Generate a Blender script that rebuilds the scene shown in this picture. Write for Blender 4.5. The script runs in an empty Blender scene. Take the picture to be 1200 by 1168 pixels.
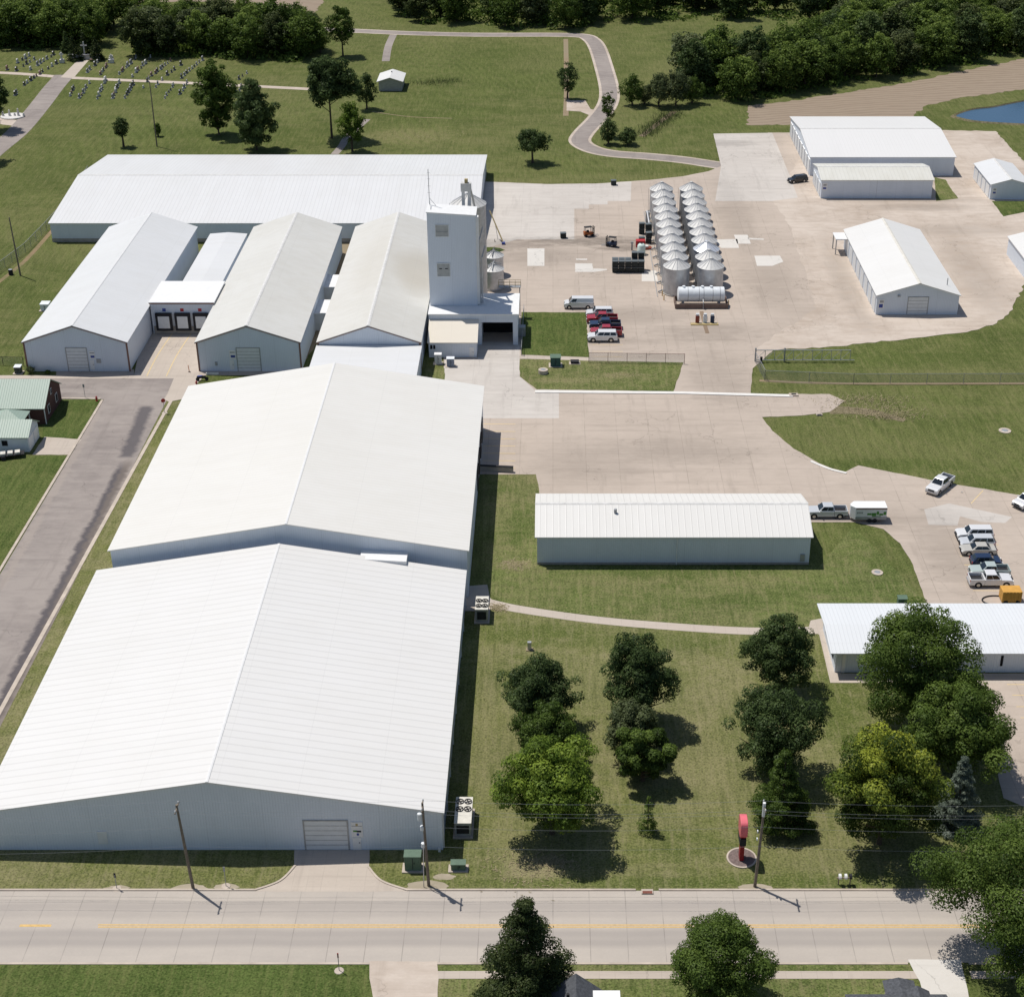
import bpy, math, random
import numpy as np
R = math.radians
rnd = random.Random(7)
S = bpy.context.scene
COL = S.collection

# ------------------------------------------------------------------ camera
F, CX, CY, YH, H = 1850., 648., 584., -417., 113.          # photo is 1200 x 1168
TH = math.atan((CY - YH) / F)
ct, st = math.cos(TH), math.sin(TH)
cam = bpy.data.objects.new('camera', bpy.data.cameras.new('camera'))
COL.objects.link(cam); S.camera = cam
cam.location = (0, 0, H); cam.rotation_euler = (math.pi/2 - TH, 0, 0)
cam.data.sensor_fit = 'HORIZONTAL'; cam.data.sensor_width = 36
cam.data.lens = 36 * F / 1200
cam.data.shift_x = (600 - CX) / 1200.
cam.data.clip_start = 1; cam.data.clip_end = 12000
S.render.resolution_x = 1024; S.render.resolution_y = 996

# ------------------------------------------------------------------ light
SUN_EL, SHADOW_AZ = 66., 127.                              # shadows fall to the south-east
sun_az = SHADOW_AZ + 180
w = bpy.data.worlds.new('World'); S.world = w; w.use_nodes = True
nt = w.node_tree; nt.nodes.clear()
sky = nt.nodes.new('ShaderNodeTexSky'); sky.sky_type = 'NISHITA'; sky.sun_disc = False
sky.sun_elevation = R(SUN_EL); sky.sun_rotation = R(sun_az); sky.altitude = 200; sky.air_density = 1.0; sky.dust_density = 1.0
bg = nt.nodes.new('ShaderNodeBackground'); bg.inputs[1].default_value = 0.078
wo = nt.nodes.new('ShaderNodeOutputWorld')
nt.links.new(sky.outputs[0], bg.inputs[0]); nt.links.new(bg.outputs[0], wo.inputs[0])
sd = bpy.data.lights.new('sun', 'SUN'); sd.energy = 4.0; sd.angle = R(0.53); sd.color = (1, .955, .89)
sun = bpy.data.objects.new('sun', sd); COL.objects.link(sun)
sun.location = (-200, 300, 400)
sun.rotation_euler = (R(90 - SUN_EL), 0, R(180 - sun_az))
S.view_settings.view_transform = 'Standard'; S.view_settings.look = 'None'
S.view_settings.gamma = 1; S.view_settings.exposure = 0

# ------------------------------------------------------------------ helpers
def at(px, py, z=0.):
    u, v = (px - CX) / F, (CY - py) / F
    d = (u, ct + v*st, -st + v*ct); t = (z - H) / d[2]
    return (d[0]*t, d[1]*t, z)
def pix(X, Y, Z):
    dz = Z - H; dep = Y*ct - dz*st
    return (CX + F*X/dep, CY - F*(Y*st + dz*ct)/dep)
def ht(px, yb, yt):
    X, Y, _ = at(px, yb); lo, hi = 0, 60
    for _ in range(40):
        m = (lo + hi)/2
        if pix(X, Y, m)[1] > yt: lo = m
        else: hi = m
    return m
def onS(px, py, Y):                                        # point on a south-facing wall at depth Y -> (X, Z)
    u, v = (px - CX) / F, (CY - py) / F
    d = (u, ct + v*st, -st + v*ct); t = Y / d[1]
    return d[0]*t, H + d[2]*t

class MB:
    def __init__(s): s.v = []; s.f = []
    def quad(s, a, b, c, d): n = len(s.v); s.v += [a, b, c, d]; s.f.append((n, n+1, n+2, n+3))
    def poly(s, pts): n = len(s.v); s.v += list(pts); s.f.append(tuple(range(n, n+len(pts))))
    def box(s, x0, x1, y0, y1, z0, z1, rot=0, o=(0, 0, 0)):
        n = len(s.v)
        for z in (z0, z1):
            for x, y in ((x0, y0), (x1, y0), (x1, y1), (x0, y1)):
                c_, s_ = math.cos(rot), math.sin(rot)
                s.v.append((o[0] + x*c_ - y*s_, o[1] + x*s_ + y*c_, o[2] + z))
        for f in ((3, 2, 1, 0), (4, 5, 6, 7), (0, 1, 5, 4), (1, 2, 6, 5), (2, 3, 7, 6), (3, 0, 4, 7)): s.f.append(tuple(n+i for i in f))
        return s
    def hexa(s, p):                                         # 8 points, bottom 4 then top 4, counter-clockwise
        n = len(s.v); s.v += list(p)
        for f in ((3, 2, 1, 0), (4, 5, 6, 7), (0, 1, 5, 4), (1, 2, 6, 5), (2, 3, 7, 6), (3, 0, 4, 7)): s.f.append(tuple(n+i for i in f))
        return s
    def prism(s, prof, a, b, axis):                         # profile (u,z) extruded along axis x or y
        n = len(s.v); k = len(prof)
        for t in (a, b):
            for u, z in prof: s.v.append((t, u, z) if axis == 'x' else (u, t, z))
        fr = tuple(range(n, n+k)); bk = tuple(range(n+k, n+2*k))
        if axis == 'x': s.f.append(fr[::-1]); s.f.append(bk)
        else: s.f.append(fr); s.f.append(bk[::-1])
        for i in range(k):
            j = (i+1) % k
            q = (n+i, n+j, n+k+j, n+k+i)
            s.f.append(q if axis == 'x' else q[::-1])
        return s
    def tube(s, pts, rad, n=8, cap=True):
        base = len(s.v); m = len(pts)
        for i, p in enumerate(pts):
            a = np.array(pts[max(i-1, 0)], float); b = np.array(pts[min(i+1, m-1)], float)
            d = b - a; d /= (np.linalg.norm(d) + 1e-9)
            up = np.array((0, 0, 1.)) if abs(d[2]) < .9 else np.array((1., 0, 0))
            e1 = np.cross(d, up); e1 /= np.linalg.norm(e1); e2 = np.cross(d, e1)
            r = rad[i] if isinstance(rad, (list, tuple)) else rad
            for k in range(n):
                t = 2*math.pi*k/n
                s.v.append(tuple(np.array(p, float) + r*(math.cos(t)*e1 + math.sin(t)*e2)))
        for i in range(m-1):
            for k in range(n):
                a = base+i*n+k; b = base+i*n+(k+1) % n
                s.f.append((a, a+n, b+n, b))
        if cap:
            s.f.append(tuple(base+k for k in range(n))); s.f.append(tuple(base+(m-1)*n+k for k in range(n))[::-1])
        return s
    def lathe(s, prof, cx=0, cy=0, n=24):                   # (r,z) profile about a vertical axis
        base = len(s.v); m = len(prof)
        for r, z in prof:
            for k in range(n):
                t = 2*math.pi*k/n; s.v.append((cx + r*math.cos(t), cy + r*math.sin(t), z))
        for i in range(m-1):
            for k in range(n):
                a = base+i*n+k; b = base+i*n+(k+1) % n
                s.f.append((a, b, b+n, a+n))
        return s
    def build(s, name, mat, parent=None, smooth=False, bevel=0):
        me = bpy.data.meshes.new(name); me.from_pydata([tuple(map(float, p)) for p in s.v], [], s.f)
        me.materials.append(mat)
        if smooth:
            for p in me.polygons: p.use_smooth = True
        o = bpy.data.objects.new(name, me); COL.objects.link(o)
        if parent: o.parent = parent
        if smooth:
            try:
                me.set_sharp_from_angle(angle=R(40))
            except Exception: pass
        if bevel:
            md = o.modifiers.new('bevel', 'BEVEL'); md.width = bevel; md.segments = 2; md.limit_method = 'ANGLE'
        return o

def tag(o, label=None, cat=None, group=None, kind=None):
    if label: o['label'] = label
    if cat: o['category'] = cat
    if group: o['group'] = group
    if kind: o['kind'] = kind
    return o
def empty(name, loc=(0, 0, 0), rz=0, label=None, cat=None, group=None):
    o = bpy.data.objects.new(name, None); COL.objects.link(o); o.location = loc; o.rotation_euler = (0, 0, rz)
    o.empty_display_size = .3
    return tag(o, label, cat, group)
CH = {}
def copy_tree(o, parent=None):
    c = o.copy(); COL.objects.link(c); c.parent = parent
    for ch in list(o.children): copy_tree(ch, c)
    return c

# ------------------------------------------------------------------ materials
def newmat(name):
    m = bpy.data.materials.new(name); m.use_nodes = True
    t = m.node_tree; b = t.nodes['Principled BSDF']; b.inputs['Roughness'].default_value = .8
    b.inputs['Specular IOR Level'].default_value = .25
    return m, t, b
class NG:
    def __init__(s, t): s.t = t; s.N = t.nodes; s.L = t.links
    def setv(s, sock, v):
        if hasattr(v, 'is_output') or isinstance(v, bpy.types.NodeSocket): s.L.new(v, sock)
        else: sock.default_value = v
    def math(s, op, a, b=0., c=None, clamp=False):
        n = s.N.new('ShaderNodeMath'); n.operation = op; n.use_clamp = clamp
        s.setv(n.inputs[0], a); s.setv(n.inputs[1], b)
        if c is not None: s.setv(n.inputs[2], c)
        return n.outputs[0]
    def pos(s): return s.N.new('ShaderNodeNewGeometry').outputs['Position']
    def objc(s): return s.N.new('ShaderNodeTexCoord').outputs['Object']
    def xyz(s, v):
        n = s.N.new('ShaderNodeSeparateXYZ'); s.L.new(v, n.inputs[0]); return n.outputs
    def noise(s, vec, scale, detail=3, rough=.55):
        n = s.N.new('ShaderNodeTexNoise'); s.L.new(vec, n.inputs['Vector']); n.inputs['Scale'].default_value = scale
        n.inputs['Detail'].default_value = detail; n.inputs['Roughness'].default_value = rough; return n.outputs[0]
    def scale(s, vec, sx, sy, sz):
        n = s.N.new('ShaderNodeMapping'); s.L.new(vec, n.inputs[0]); n.inputs['Scale'].default_value = (sx, sy, sz); return n.outputs[0]
    def mix(s, f, a, b, blend='MIX'):
        n = s.N.new('ShaderNodeMix'); n.data_type = 'RGBA'; n.blend_type = blend
        s.setv(n.inputs['Factor'], f)
        for k, v in (('A', a), ('B', b)):
            i = [q for q in n.inputs if q.name == k and q.type == 'RGBA'][0]
            if isinstance(v, tuple): i.default_value = (*v[:3], 1)
            else: s.L.new(v, i)
        return [q for q in n.outputs if q.type == 'RGBA'][0]
    def rng(s, v, a, b, c=0., d=1.):
        n = s.N.new('ShaderNodeMapRange'); s.setv(n.inputs[0], v)
        for i, q in enumerate((a, b, c, d)): n.inputs[1+i].default_value = q
        return n.outputs[0]
    def line(s, coord, pitch, width, off=0.):               # 1 on thin lines every pitch metres
        c = s.math('ADD', coord, off)
        p = s.math('PINGPONG', c, pitch/2.)
        return s.math('LESS_THAN', p, width/2.)
    def bump(s, b, h, strength=.3, dist=.05):
        n = s.N.new('ShaderNodeBump'); n.inputs['Strength'].default_value = strength; n.inputs['Distance'].default_value = dist
        s.L.new(h, n.inputs['Height']); s.L.new(n.outputs[0], b.inputs['Normal'])

def plain(name, col, rough=.7, metal=0., var=.12, scale=1.5, spec=.3, coat=0.):
    m, t, b = newmat(name); g = NG(t)
    n = g.noise(g.objc(), scale, 4)
    f = g.rng(n, .3, .7)
    c = g.mix(f, tuple(x*(1-var) for x in col), tuple(min(1, x*(1+var)) for x in col))
    t.links.new(c, b.inputs['Base Color']); b.inputs['Roughness'].default_value = rough; b.inputs['Metallic'].default_value = metal
    b.inputs['Specular IOR Level'].default_value = spec
    if coat: b.inputs['Coat Weight'].default_value = coat; b.inputs['Coat Roughness'].default_value = .08
    return m

def grass_mat(name, lo, hi, dry, dryamt=.5, spots=(), stripe=0., stripe_ang=0.):
    m, t, b = newmat(name); g = NG(t); p = g.pos()
    big = g.noise(p, .018, 3); mid = g.noise(p, .12, 5, .6); fine = g.noise(p, 1.1, 6, .75); tuft = g.noise(g.scale(p, 1, 1.7, 1), .45, 5, .7)
    f = g.math('ADD', g.math('MULTIPLY', mid, .5), g.math('MULTIPLY', fine, .5))
    c = g.mix(g.rng(f, .40, .60), lo, hi)
    pt = g.noise(g.scale(p, 1, 1.4, 1), .16, 5, .7)
    d = g.math('MULTIPLY', g.rng(g.math('ADD', g.math('ADD', g.math('MULTIPLY', big, .35), g.math('MULTIPLY', tuft, .25)), g.math('MULTIPLY', pt, .4)), .45, .58), dryamt)
    if spots:
        x, y, z = g.xyz(p)
        for (sx, sy, rx, ry, k) in spots:
            dx = g.math('DIVIDE', g.math('SUBTRACT', x, sx), rx); dy = g.math('DIVIDE', g.math('SUBTRACT', y, sy), ry)
            r2 = g.math('ADD', g.math('MULTIPLY', dx, dx), g.math('MULTIPLY', dy, dy))
            r2 = g.math('ADD', r2, g.math('MULTIPLY', g.math('SUBTRACT', tuft, .5), 3.0))
            mm = g.math('MULTIPLY', g.rng(r2, 1.2, .2), abs(k))
            if k > 0: d = g.math('MAXIMUM', d, mm)
            else:                                           # damper, greener turf
                d = g.math('MULTIPLY', d, g.math('SUBTRACT', 1., mm)); c = g.mix(g.math('MULTIPLY', mm, .55), c, tuple(v*k2 for v, k2 in zip(lo, (.8, .95, .7))))
    c = g.mix(g.math('MINIMUM', d, 1.), c, dry)
    if stripe:
        x, y, z = g.xyz(p); ca, sa = math.cos(stripe_ang), math.sin(stripe_ang)
        q = g.math('ADD', g.math('MULTIPLY', x, ca), g.math('MULTIPLY', y, sa))
        q = g.math('ADD', q, g.math('MULTIPLY', g.noise(p, .03, 3), 9.))
        wv = g.math('MULTIPLY', g.rng(g.math('PINGPONG', q, 1.1), .2, 1.0), g.rng(g.noise(g.scale(p, 1, .5, 1), .04, 3), .42, .6))
        c = g.mix(g.math('MULTIPLY', wv, stripe), c, tuple(x_*1.35 for x_ in hi))
    gr = g.noise(p, 4.5, 2, .6); rot = t.nodes.new('ShaderNodeMapping'); t.links.new(p, rot.inputs[0]); rot.inputs['Rotation'].default_value = (0, 0, stripe_ang+.2); rot.inputs['Scale'].default_value = (1.6, .16, 1)
    st1 = g.noise(rot.outputs[0], 1., 4, .7)
    c = g.mix(g.math('MULTIPLY', g.rng(gr, .5, .72), .7), c, tuple(v*1.45 for v in hi)); c = g.mix(g.math('MULTIPLY', g.rng(gr, .5, .3), .7), c, tuple(v*.5 for v in lo))
    c = g.mix(g.math('MULTIPLY', g.rng(st1, .52, .68), .45), c, dry); c = g.mix(g.math('MULTIPLY', g.rng(st1, .47, .33), .5), c, tuple(v*.75 for v in lo))
    # small specks of straw / dark tufts
    sp = g.noise(p, 2.6, 3, .8)
    c = g.mix(g.math('MULTIPLY', g.rng(sp, .56, .70), .55), c, dry)
    c = g.mix(g.math('MULTIPLY', g.rng(sp, .45, .33), .6), c, tuple(x_*.5 for x_ in lo))
    t.links.new(c, b.inputs['Base Color']); b.inputs['Roughness'].default_value = 1; b.inputs['Specular IOR Level'].default_value = .05
    g.bump(b, g.math('ADD', fine, g.math('MULTIPLY', tuft, 2.)), .55, .12)
    return m

def slab_mat(name, col, dark, sx=0, sy=0, lw=.12, stain=.35, tracks=None, lineamt=.5, ox=0., oy=0., panel=.05, smears=(), bands=()):
    m, t, b = newmat(name); g = NG(t); p = g.pos(); x, y, z = g.xyz(p)
    n1 = g.noise(p, .05, 5, .65); n2 = g.noise(g.scale(p, 1, 2.2, 1), .3, 5, .65); n3 = g.noise(p, 3.5, 4, .7)
    f = g.rng(g.math('ADD', g.math('MULTIPLY', n1, .6), g.math('MULTIPLY', n2, .4)), .42, .62)
    c = g.mix(g.math('MULTIPLY', f, stain), col, dark)
    if panel and sx:                                        # each cast slab its own tone
        cx = g.math('FLOOR', g.math('DIVIDE', g.math('ADD', x, ox), sx)); cy = g.math('FLOOR', g.math('DIVIDE', g.math('ADD', y, oy), sy or sx))
        cb = t.nodes.new('ShaderNodeCombineXYZ'); t.links.new(cx, cb.inputs[0]); t.links.new(cy, cb.inputs[1])
        wn = t.nodes.new('ShaderNodeTexWhiteNoise'); wn.noise_dimensions = '3D'; t.links.new(cb.outputs[0], wn.inputs[0])
        c = g.mix(g.math('MULTIPLY', wn.outputs[0], panel*4), c, dark)
    c = g.mix(g.math('MULTIPLY', g.rng(n3, .5, .75), .25), c, tuple(v*.82 for v in col))
    c = g.mix(g.math('MULTIPLY', g.rng(n3, .45, .3), .2), c, tuple(min(1, v*1.12) for v in col))
    if tracks:                                              # darker wheel bands along x
        for (yc, wd, k) in tracks:
            dd = g.math('ABSOLUTE', g.math('SUBTRACT', g.math('ADD', y, g.math('MULTIPLY', g.noise(g.scale(p, .08, .01, 1), 1., 2), .8)), yc + .4))
            c = g.mix(g.math('MULTIPLY', g.rng(dd, wd, wd*.25), k), c, dark)
    if stain > .25:
        vo = t.nodes.new('ShaderNodeTexVoronoi'); vo.feature = 'DISTANCE_TO_EDGE'; vo.inputs['Scale'].default_value = .085
        wv_ = t.nodes.new('ShaderNodeVectorMath'); wv_.operation = 'ADD'; t.links.new(p, wv_.inputs[0])
        nn = t.nodes.new('ShaderNodeTexNoise'); nn.inputs['Scale'].default_value = .25; nn.inputs['Detail'].default_value = 4; t.links.new(p, nn.inputs['Vector'])
        ms = t.nodes.new('ShaderNodeVectorMath'); ms.operation = 'SCALE'; ms.inputs[3].default_value = 9.; t.links.new(nn.outputs['Color'], ms.inputs[0]); t.links.new(ms.outputs[0], wv_.inputs[1]); t.links.new(wv_.outputs[0], vo.inputs['Vector'])
        ck = g.math('MULTIPLY', g.rng(vo.outputs['Distance'], .009, .003), g.rng(n1, .46, .58))
        c = g.mix(g.math('MULTIPLY', ck, .4), c, tuple(v*.4 for v in dark))
        tk = g.noise(g.scale(p, .5, .05, 1), 1., 4, .65); tk2 = g.noise(g.scale(p, .045, .6, 1), 1., 4, .65)
        c = g.mix(g.math('MULTIPLY', g.math('MAXIMUM', g.rng(tk, .56, .7), g.rng(tk2, .56, .7)), .42), c, tuple(v*.85 for v in dark))
        c = g.mix(g.math('MULTIPLY', g.rng(tk2, .44, .3), .3), c, tuple(min(1, v*1.15) for v in col))
    if smears:                                              # greasy tyre stains worn into the slabs
        dd = None
        for (qx, qy, rx, ry, k) in smears:
            dx = g.math('DIVIDE', g.math('SUBTRACT', x, qx), rx); dy = g.math('DIVIDE', g.math('SUBTRACT', y, qy), ry)
            r2 = g.math('ADD', g.math('ADD', g.math('MULTIPLY', dx, dx), g.math('MULTIPLY', dy, dy)), g.math('MULTIPLY', g.math('SUBTRACT', n2, .5), 4.))
            mm = g.math('MULTIPLY', g.rng(r2, 1.3, 0.), k); dd = mm if dd is None else g.math('MAXIMUM', dd, mm)
        c = g.mix(g.math('MULTIPLY', dd, .95), c, tuple(v*.5 for v in dark))
    for (xa, ya, xb, yb, wd, k, col2) in bands:             # worn strips along a line
        L2 = (xb-xa)**2+(yb-ya)**2; L_ = math.sqrt(L2)
        u = g.math('DIVIDE', g.math('ADD', g.math('MULTIPLY', g.math('SUBTRACT', x, xa), xb-xa), g.math('MULTIPLY', g.math('SUBTRACT', y, ya), yb-ya)), L2)
        v = g.math('DIVIDE', g.math('SUBTRACT', g.math('MULTIPLY', g.math('SUBTRACT', x, xa), yb-ya), g.math('MULTIPLY', g.math('SUBTRACT', y, ya), xb-xa)), L_)
        v = g.math('ADD', g.math('ABSOLUTE', v), g.math('MULTIPLY', g.math('SUBTRACT', n2, .5), 2.2))
        e = g.math('MULTIPLY', g.rng(v, wd, wd*.45), g.math('MULTIPLY', g.rng(u, -.02, .03), g.rng(u, 1.02, .97)))
        c = g.mix(g.math('MULTIPLY', e, k), c, col2)
    if sx:
        l = g.line(x, sx, lw, ox)
        if sy: l = g.math('MAXIMUM', l, g.line(y, sy, lw, oy))
        wob = g.rng(g.noise(p, .35, 2), .35, .6, .25, 1.)
        c = g.mix(g.math('MULTIPLY', g.math('MULTIPLY', l, lineamt), wob), c, tuple(v*.45 for v in dark))
    t.links.new(c, b.inputs['Base Color']); b.inputs['Roughness'].default_value = .9; b.inputs['Specular IOR Level'].default_value = .15
    g.bump(b, n3, .2, .02)
    return m

def roof_mat(name, col, axis, pitch, amt=.1, lw=.2, dirt=.1, rough=.42, fine=0, stain=None, staincol=(.5, .45, .36)):
    """ribbed sheet roof: axis = world axis along which ribs repeat"""
    m, t, b = newmat(name); g = NG(t); p = g.pos(); x, y, z = g.xyz(p); q = x if axis == 'x' else y
    l = g.line(q, pitch, lw)
    n = g.noise(p, .07, 4, .6); st_ = g.noise(g.scale(p, *( (.6, .06, 1) if axis == 'x' else (.06, .6, 1))), 1.2, 4, .6)
    c = g.mix(g.math('MULTIPLY', g.rng(g.math('ADD', g.math('MULTIPLY', n, .5), g.math('MULTIPLY', st_, .5)), .42, .62), dirt), col, tuple(v*k for v, k in zip(col, (.78, .75, .68))))
    if stain:
        for (sx, sy, rx, ry, k) in stain:
            dx = g.math('DIVIDE', g.math('SUBTRACT', x, sx), rx); dy = g.math('DIVIDE', g.math('SUBTRACT', y, sy), ry)
            r2 = g.math('ADD', g.math('ADD', g.math('MULTIPLY', dx, dx), g.math('MULTIPLY', dy, dy)), g.math('MULTIPLY', g.math('SUBTRACT', n, .5), 1.5))
            c = g.mix(g.math('MULTIPLY', g.rng(r2, 1.1, .1), k), c, staincol)
    lap = g.line(y if axis == 'x' else x, 8.3, .09, 1.7); c = g.mix(g.math('MULTIPLY', lap, .09), c, tuple(v*.4 for v in col))
    sheet_ = t.nodes.new('ShaderNodeTexWhiteNoise'); sheet_.noise_dimensions = '1D'; t.links.new(g.math('FLOOR', g.math('DIVIDE', q, pitch*3)), sheet_.inputs['W'])
    c = g.mix(g.math('MULTIPLY', sheet_.outputs[0], .05), c, tuple(v*.6 for v in col))
    c = g.mix(g.math('MULTIPLY', l, amt), c, tuple(v*.4 for v in col))
    t.links.new(c, b.inputs['Base Color']); b.inputs['Roughness'].default_value = rough; b.inputs['Specular IOR Level'].default_value = .35
    pp = g.math('PINGPONG', q, pitch/2.)
    g.bump(b, g.rng(pp, 0, pitch*.12, 1, 0), .35, .05)
    return m

def wall_mat(name, col, axis, pitch=.3, rough=.55, dirt=.15):
    m, t, b = newmat(name); g = NG(t); p = g.pos(); x, y, z = g.xyz(p); q = {'x': x, 'y': y}[axis]
    pp = g.math('PINGPONG', q, pitch/2.)
    n = g.noise(g.scale(p, 1, 1, .35), .5, 4); low = g.rng(z, 1.2, 0., 0, 1)
    k = g.math('MULTIPLY', g.rng(n, .4, .65), dirt)
    c = g.mix(k, col, tuple(v*.72 for v in col))
    c = g.mix(g.math('MULTIPLY', g.rng(pp, pitch*.1, pitch*.04), .16), c, tuple(v*.5 for v in col))
    seam = g.line(q, 6.1, .06); c = g.mix(g.math('MULTIPLY', seam, .25), c, tuple(v*.5 for v in col))
    t.links.new(c, b.inputs['Base Color']); b.inputs['Roughness'].default_value = rough
    g.bump(b, g.rng(pp, 0, pitch*.25), .4, .03)
    return m

def leaf_mat(name, dk, lt, hi):
    m, t, b = newmat(name); g = NG(t)
    a = t.nodes.new('ShaderNodeAttribute'); a.attribute_name = 'tint'
    oi = t.nodes.new('ShaderNodeObjectInfo')
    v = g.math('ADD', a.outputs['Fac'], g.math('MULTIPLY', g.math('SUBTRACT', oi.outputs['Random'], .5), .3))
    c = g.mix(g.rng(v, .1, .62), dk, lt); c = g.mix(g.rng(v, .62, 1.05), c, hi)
    t.nodes.remove(b)
    d = t.nodes.new('ShaderNodeBsdfDiffuse'); tr = t.nodes.new('ShaderNodeBsdfTranslucent'); mx = t.nodes.new('ShaderNodeMixShader')
    gl = t.nodes.new('ShaderNodeBsdfGlossy'); gl.inputs['Roughness'].default_value = .5; gl.inputs['Color'].default_value = (.5, .5, .5, 1)
    mx2 = t.nodes.new('ShaderNodeMixShader'); mx2.inputs[0].default_value = .015
    t.links.new(c, d.inputs[0]); t.links.new(c, tr.inputs[0]); mx.inputs[0].default_value = .38
    t.links.new(d.outputs[0], mx.inputs[1]); t.links.new(tr.outputs[0], mx.inputs[2])
    t.links.new(mx.outputs[0], mx2.inputs[1]); t.links.new(gl.outputs[0], mx2.inputs[2])
    t.links.new(mx2.outputs[0], t.nodes['Material Output'].inputs[0])
    return m

M = {}
G_DRY = (.24, .2, .11)
def sp(px, py, rx, ry, k): X, Y, _ = at(px, py); return (X, Y, rx, ry, k)
M['meadow'] = grass_mat('meadow_grass', (.066, .088, .025), (.120, .142, .044), (.21, .195, .09), .55,
    spots=[sp(480, 160, 14, 9, .95), sp(560, 165, 10, 5, .6), sp(800, 85, 16, 22, .55), sp(610, 212, 22, 3, .6), sp(700, 208, 24, 3, .5), sp(500, 216, 10, 2, .5),
           sp(110, 285, 9, 9, .6), sp(60, 300, 14, 6, .35), sp(95, 130, 20, 8, .3), sp(1100, 440, 26, 3.5, .55), sp(1040, 520, 22, 8, .4), sp(900, 445, 5, 1.8, .6), sp(1120, 480, 18, 2, .5),
           sp(230, 155, 26, 8, -.8), sp(60, 200, 12, 25, -.6), sp(560, 60, 22, 14, -.5), sp(620, 130, 22, 5, -.6), sp(500, 135, 16, 4, -.5), sp(1080, 420, 22, 3, -.7), sp(1120, 500, 16, 7, -.5), sp(1050, 545, 14, 2.5, -.8), sp(820, 140, 14, 7, -.5), sp(150, 120, 18, 5, -.4), sp(20, 290, 3, 16, -.5), sp(690, 60, 25, 15, .25), sp(640, 75, 16, 12, .3)], stripe=.3, stripe_ang=.35)
M['front'] = grass_mat('front_lawn_grass', (.092, .112, .034), (.168, .176, .062), (.27, .24, .135), .75,
    spots=[sp(625, 1018, 4.5, 2.8, 1.), sp(840, 900, 6, 8, .5), sp(600, 900, 2.5, 14, .4), sp(570, 850, 1.5, 16, .45), sp(690, 800, 5, 6, .35), sp(820, 800, 6, 8, .35), sp(960, 1000, 6, 4, .4), sp(630, 742, 9, 3, -1), sp(760, 752, 12, 2.5, -.8), sp(860, 755, 5, 3, -.6), sp(980, 830, 4, 9, -1), sp(700, 1034, 40, .9, -.6), sp(780, 1036, 30, 1., -.6), sp(800, 990, 7, 3, -.5), sp(680, 870, 2, 10, -.5), sp(565, 1020, 3, 2, -.6), sp(790, 800, 3, 6, -.5), sp(945, 1030, 20, 1.2, -.7), sp(860, 860, 2, 12, -.4)], stripe=.12, stripe_ang=1.2)
M['lush'] = grass_mat('lush_lawn_grass', (.048, .076, .019), (.094, .130, .036), (.18, .18, .07), .4, stripe=.2, stripe_ang=.25)
M['lawn'] = grass_mat('mown_lawn_grass', (.074, .100, .029), (.140, .168, .054), (.26, .225, .12), .65,
    spots=[sp(780, 670, 16, 2, -.7), sp(1050, 670, 4, 10, -.7), sp(980, 690, 10, 2, -.6), sp(610, 610, 2, 8, -.7), sp(750, 705, 16, 2, -.5), sp(605, 662, 3, 1.5, .9), sp(587, 712, 1.5, .8, .7), sp(660, 446, 7, 1.6, .75), sp(725, 440, 4, 1.6, .8), sp(590, 600, 1.5, 3, .4), sp(700, 680, 6, 2, .4)], stripe=.28, stripe_ang=1.45)
M['scrub'] = grass_mat('dry_scrub_ground', (.11, .105, .05), (.17, .15, .085), (.27, .22, .15), .8)
SM = [sp(690, 283, 20, 3.2, .8), sp(600, 287, 12, 4., .6), sp(735, 291, 7, 2.2, .8), sp(640, 300, 12, 6, .35), sp(840, 168, 10, 4, .5), sp(830, 390, 12, 6, .4), sp(750, 370, 14, 5, .3),
      sp(840, 440, 6, 14, .35), sp(780, 530, 16, 5, .35), sp(900, 600, 22, 3, .3), sp(1040, 610, 14, 3, .3), sp(650, 400, 30, 2, .3), sp(860, 250, 4, 30, .3), sp(900, 330, 6, 16, .3), sp(1100, 180, 12, 3, .4), sp(690, 540, 10, 8, .3), sp(1110, 640, 5, 12, .35)]
M['concrete'] = slab_mat('yard_concrete', (.50, .425, .36), (.385, .325, .272), 5.2, 5.2, .1, .6, lineamt=.36, panel=.05, smears=SM)
M['pale_concrete'] = slab_mat('new_concrete', (.57, .53, .485), (.45, .41, .37), 7., 7., .09, .6, lineamt=.22, panel=.04, smears=SM)
M['patch'] = slab_mat('patch_concrete', (.64, .61, .565), (.56, .53, .48), 0, 0, stain=.3)
M['walk'] = slab_mat('path_concrete', (.51, .445, .38), (.43, .37, .315), 1.5, 1.5, .05, .3, lineamt=.25)
M['gravel'] = slab_mat('gravel_ground', (.565, .49, .42), (.43, .355, .29), 0, 0, stain=1., smears=[sp(1080, 243, 12, 3, .45), sp(1140, 320, 5, 22, .3), sp(990, 330, 3, 26, .35), sp(1060, 235, 20, 2, .35), sp(1120, 270, 16, 4, .3)])
M['asphalt'] = slab_mat('worn_asphalt', (.335, .295, .268), (.235, .205, .19), 0, 0, stain=.9,
    bands=[(*at(172, 476)[:2], *at(148, 536)[:2], 1.5, .9, (.11, .10, .105)), (*at(146, 544)[:2], *at(-30, 890)[:2], 1.2, .95, (.10, .09, .095)), (*at(152, 540)[:2], *at(-20, 890)[:2], .9, .5, (.20, .165, .135)),
           (*at(117, 480)[:2], *at(0, 690)[:2], .8, .5, (.36, .31, .27)), (*at(0, 455)[:2], *at(205, 462)[:2], 1.2, .4, (.36, .32, .29))])
M['asphalt_seal'] = slab_mat('sealed_asphalt', (.15, .135, .13), (.11, .10, .10), 0, 0, stain=.7)
yr = lambda py: at(600, py)[1]
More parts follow.
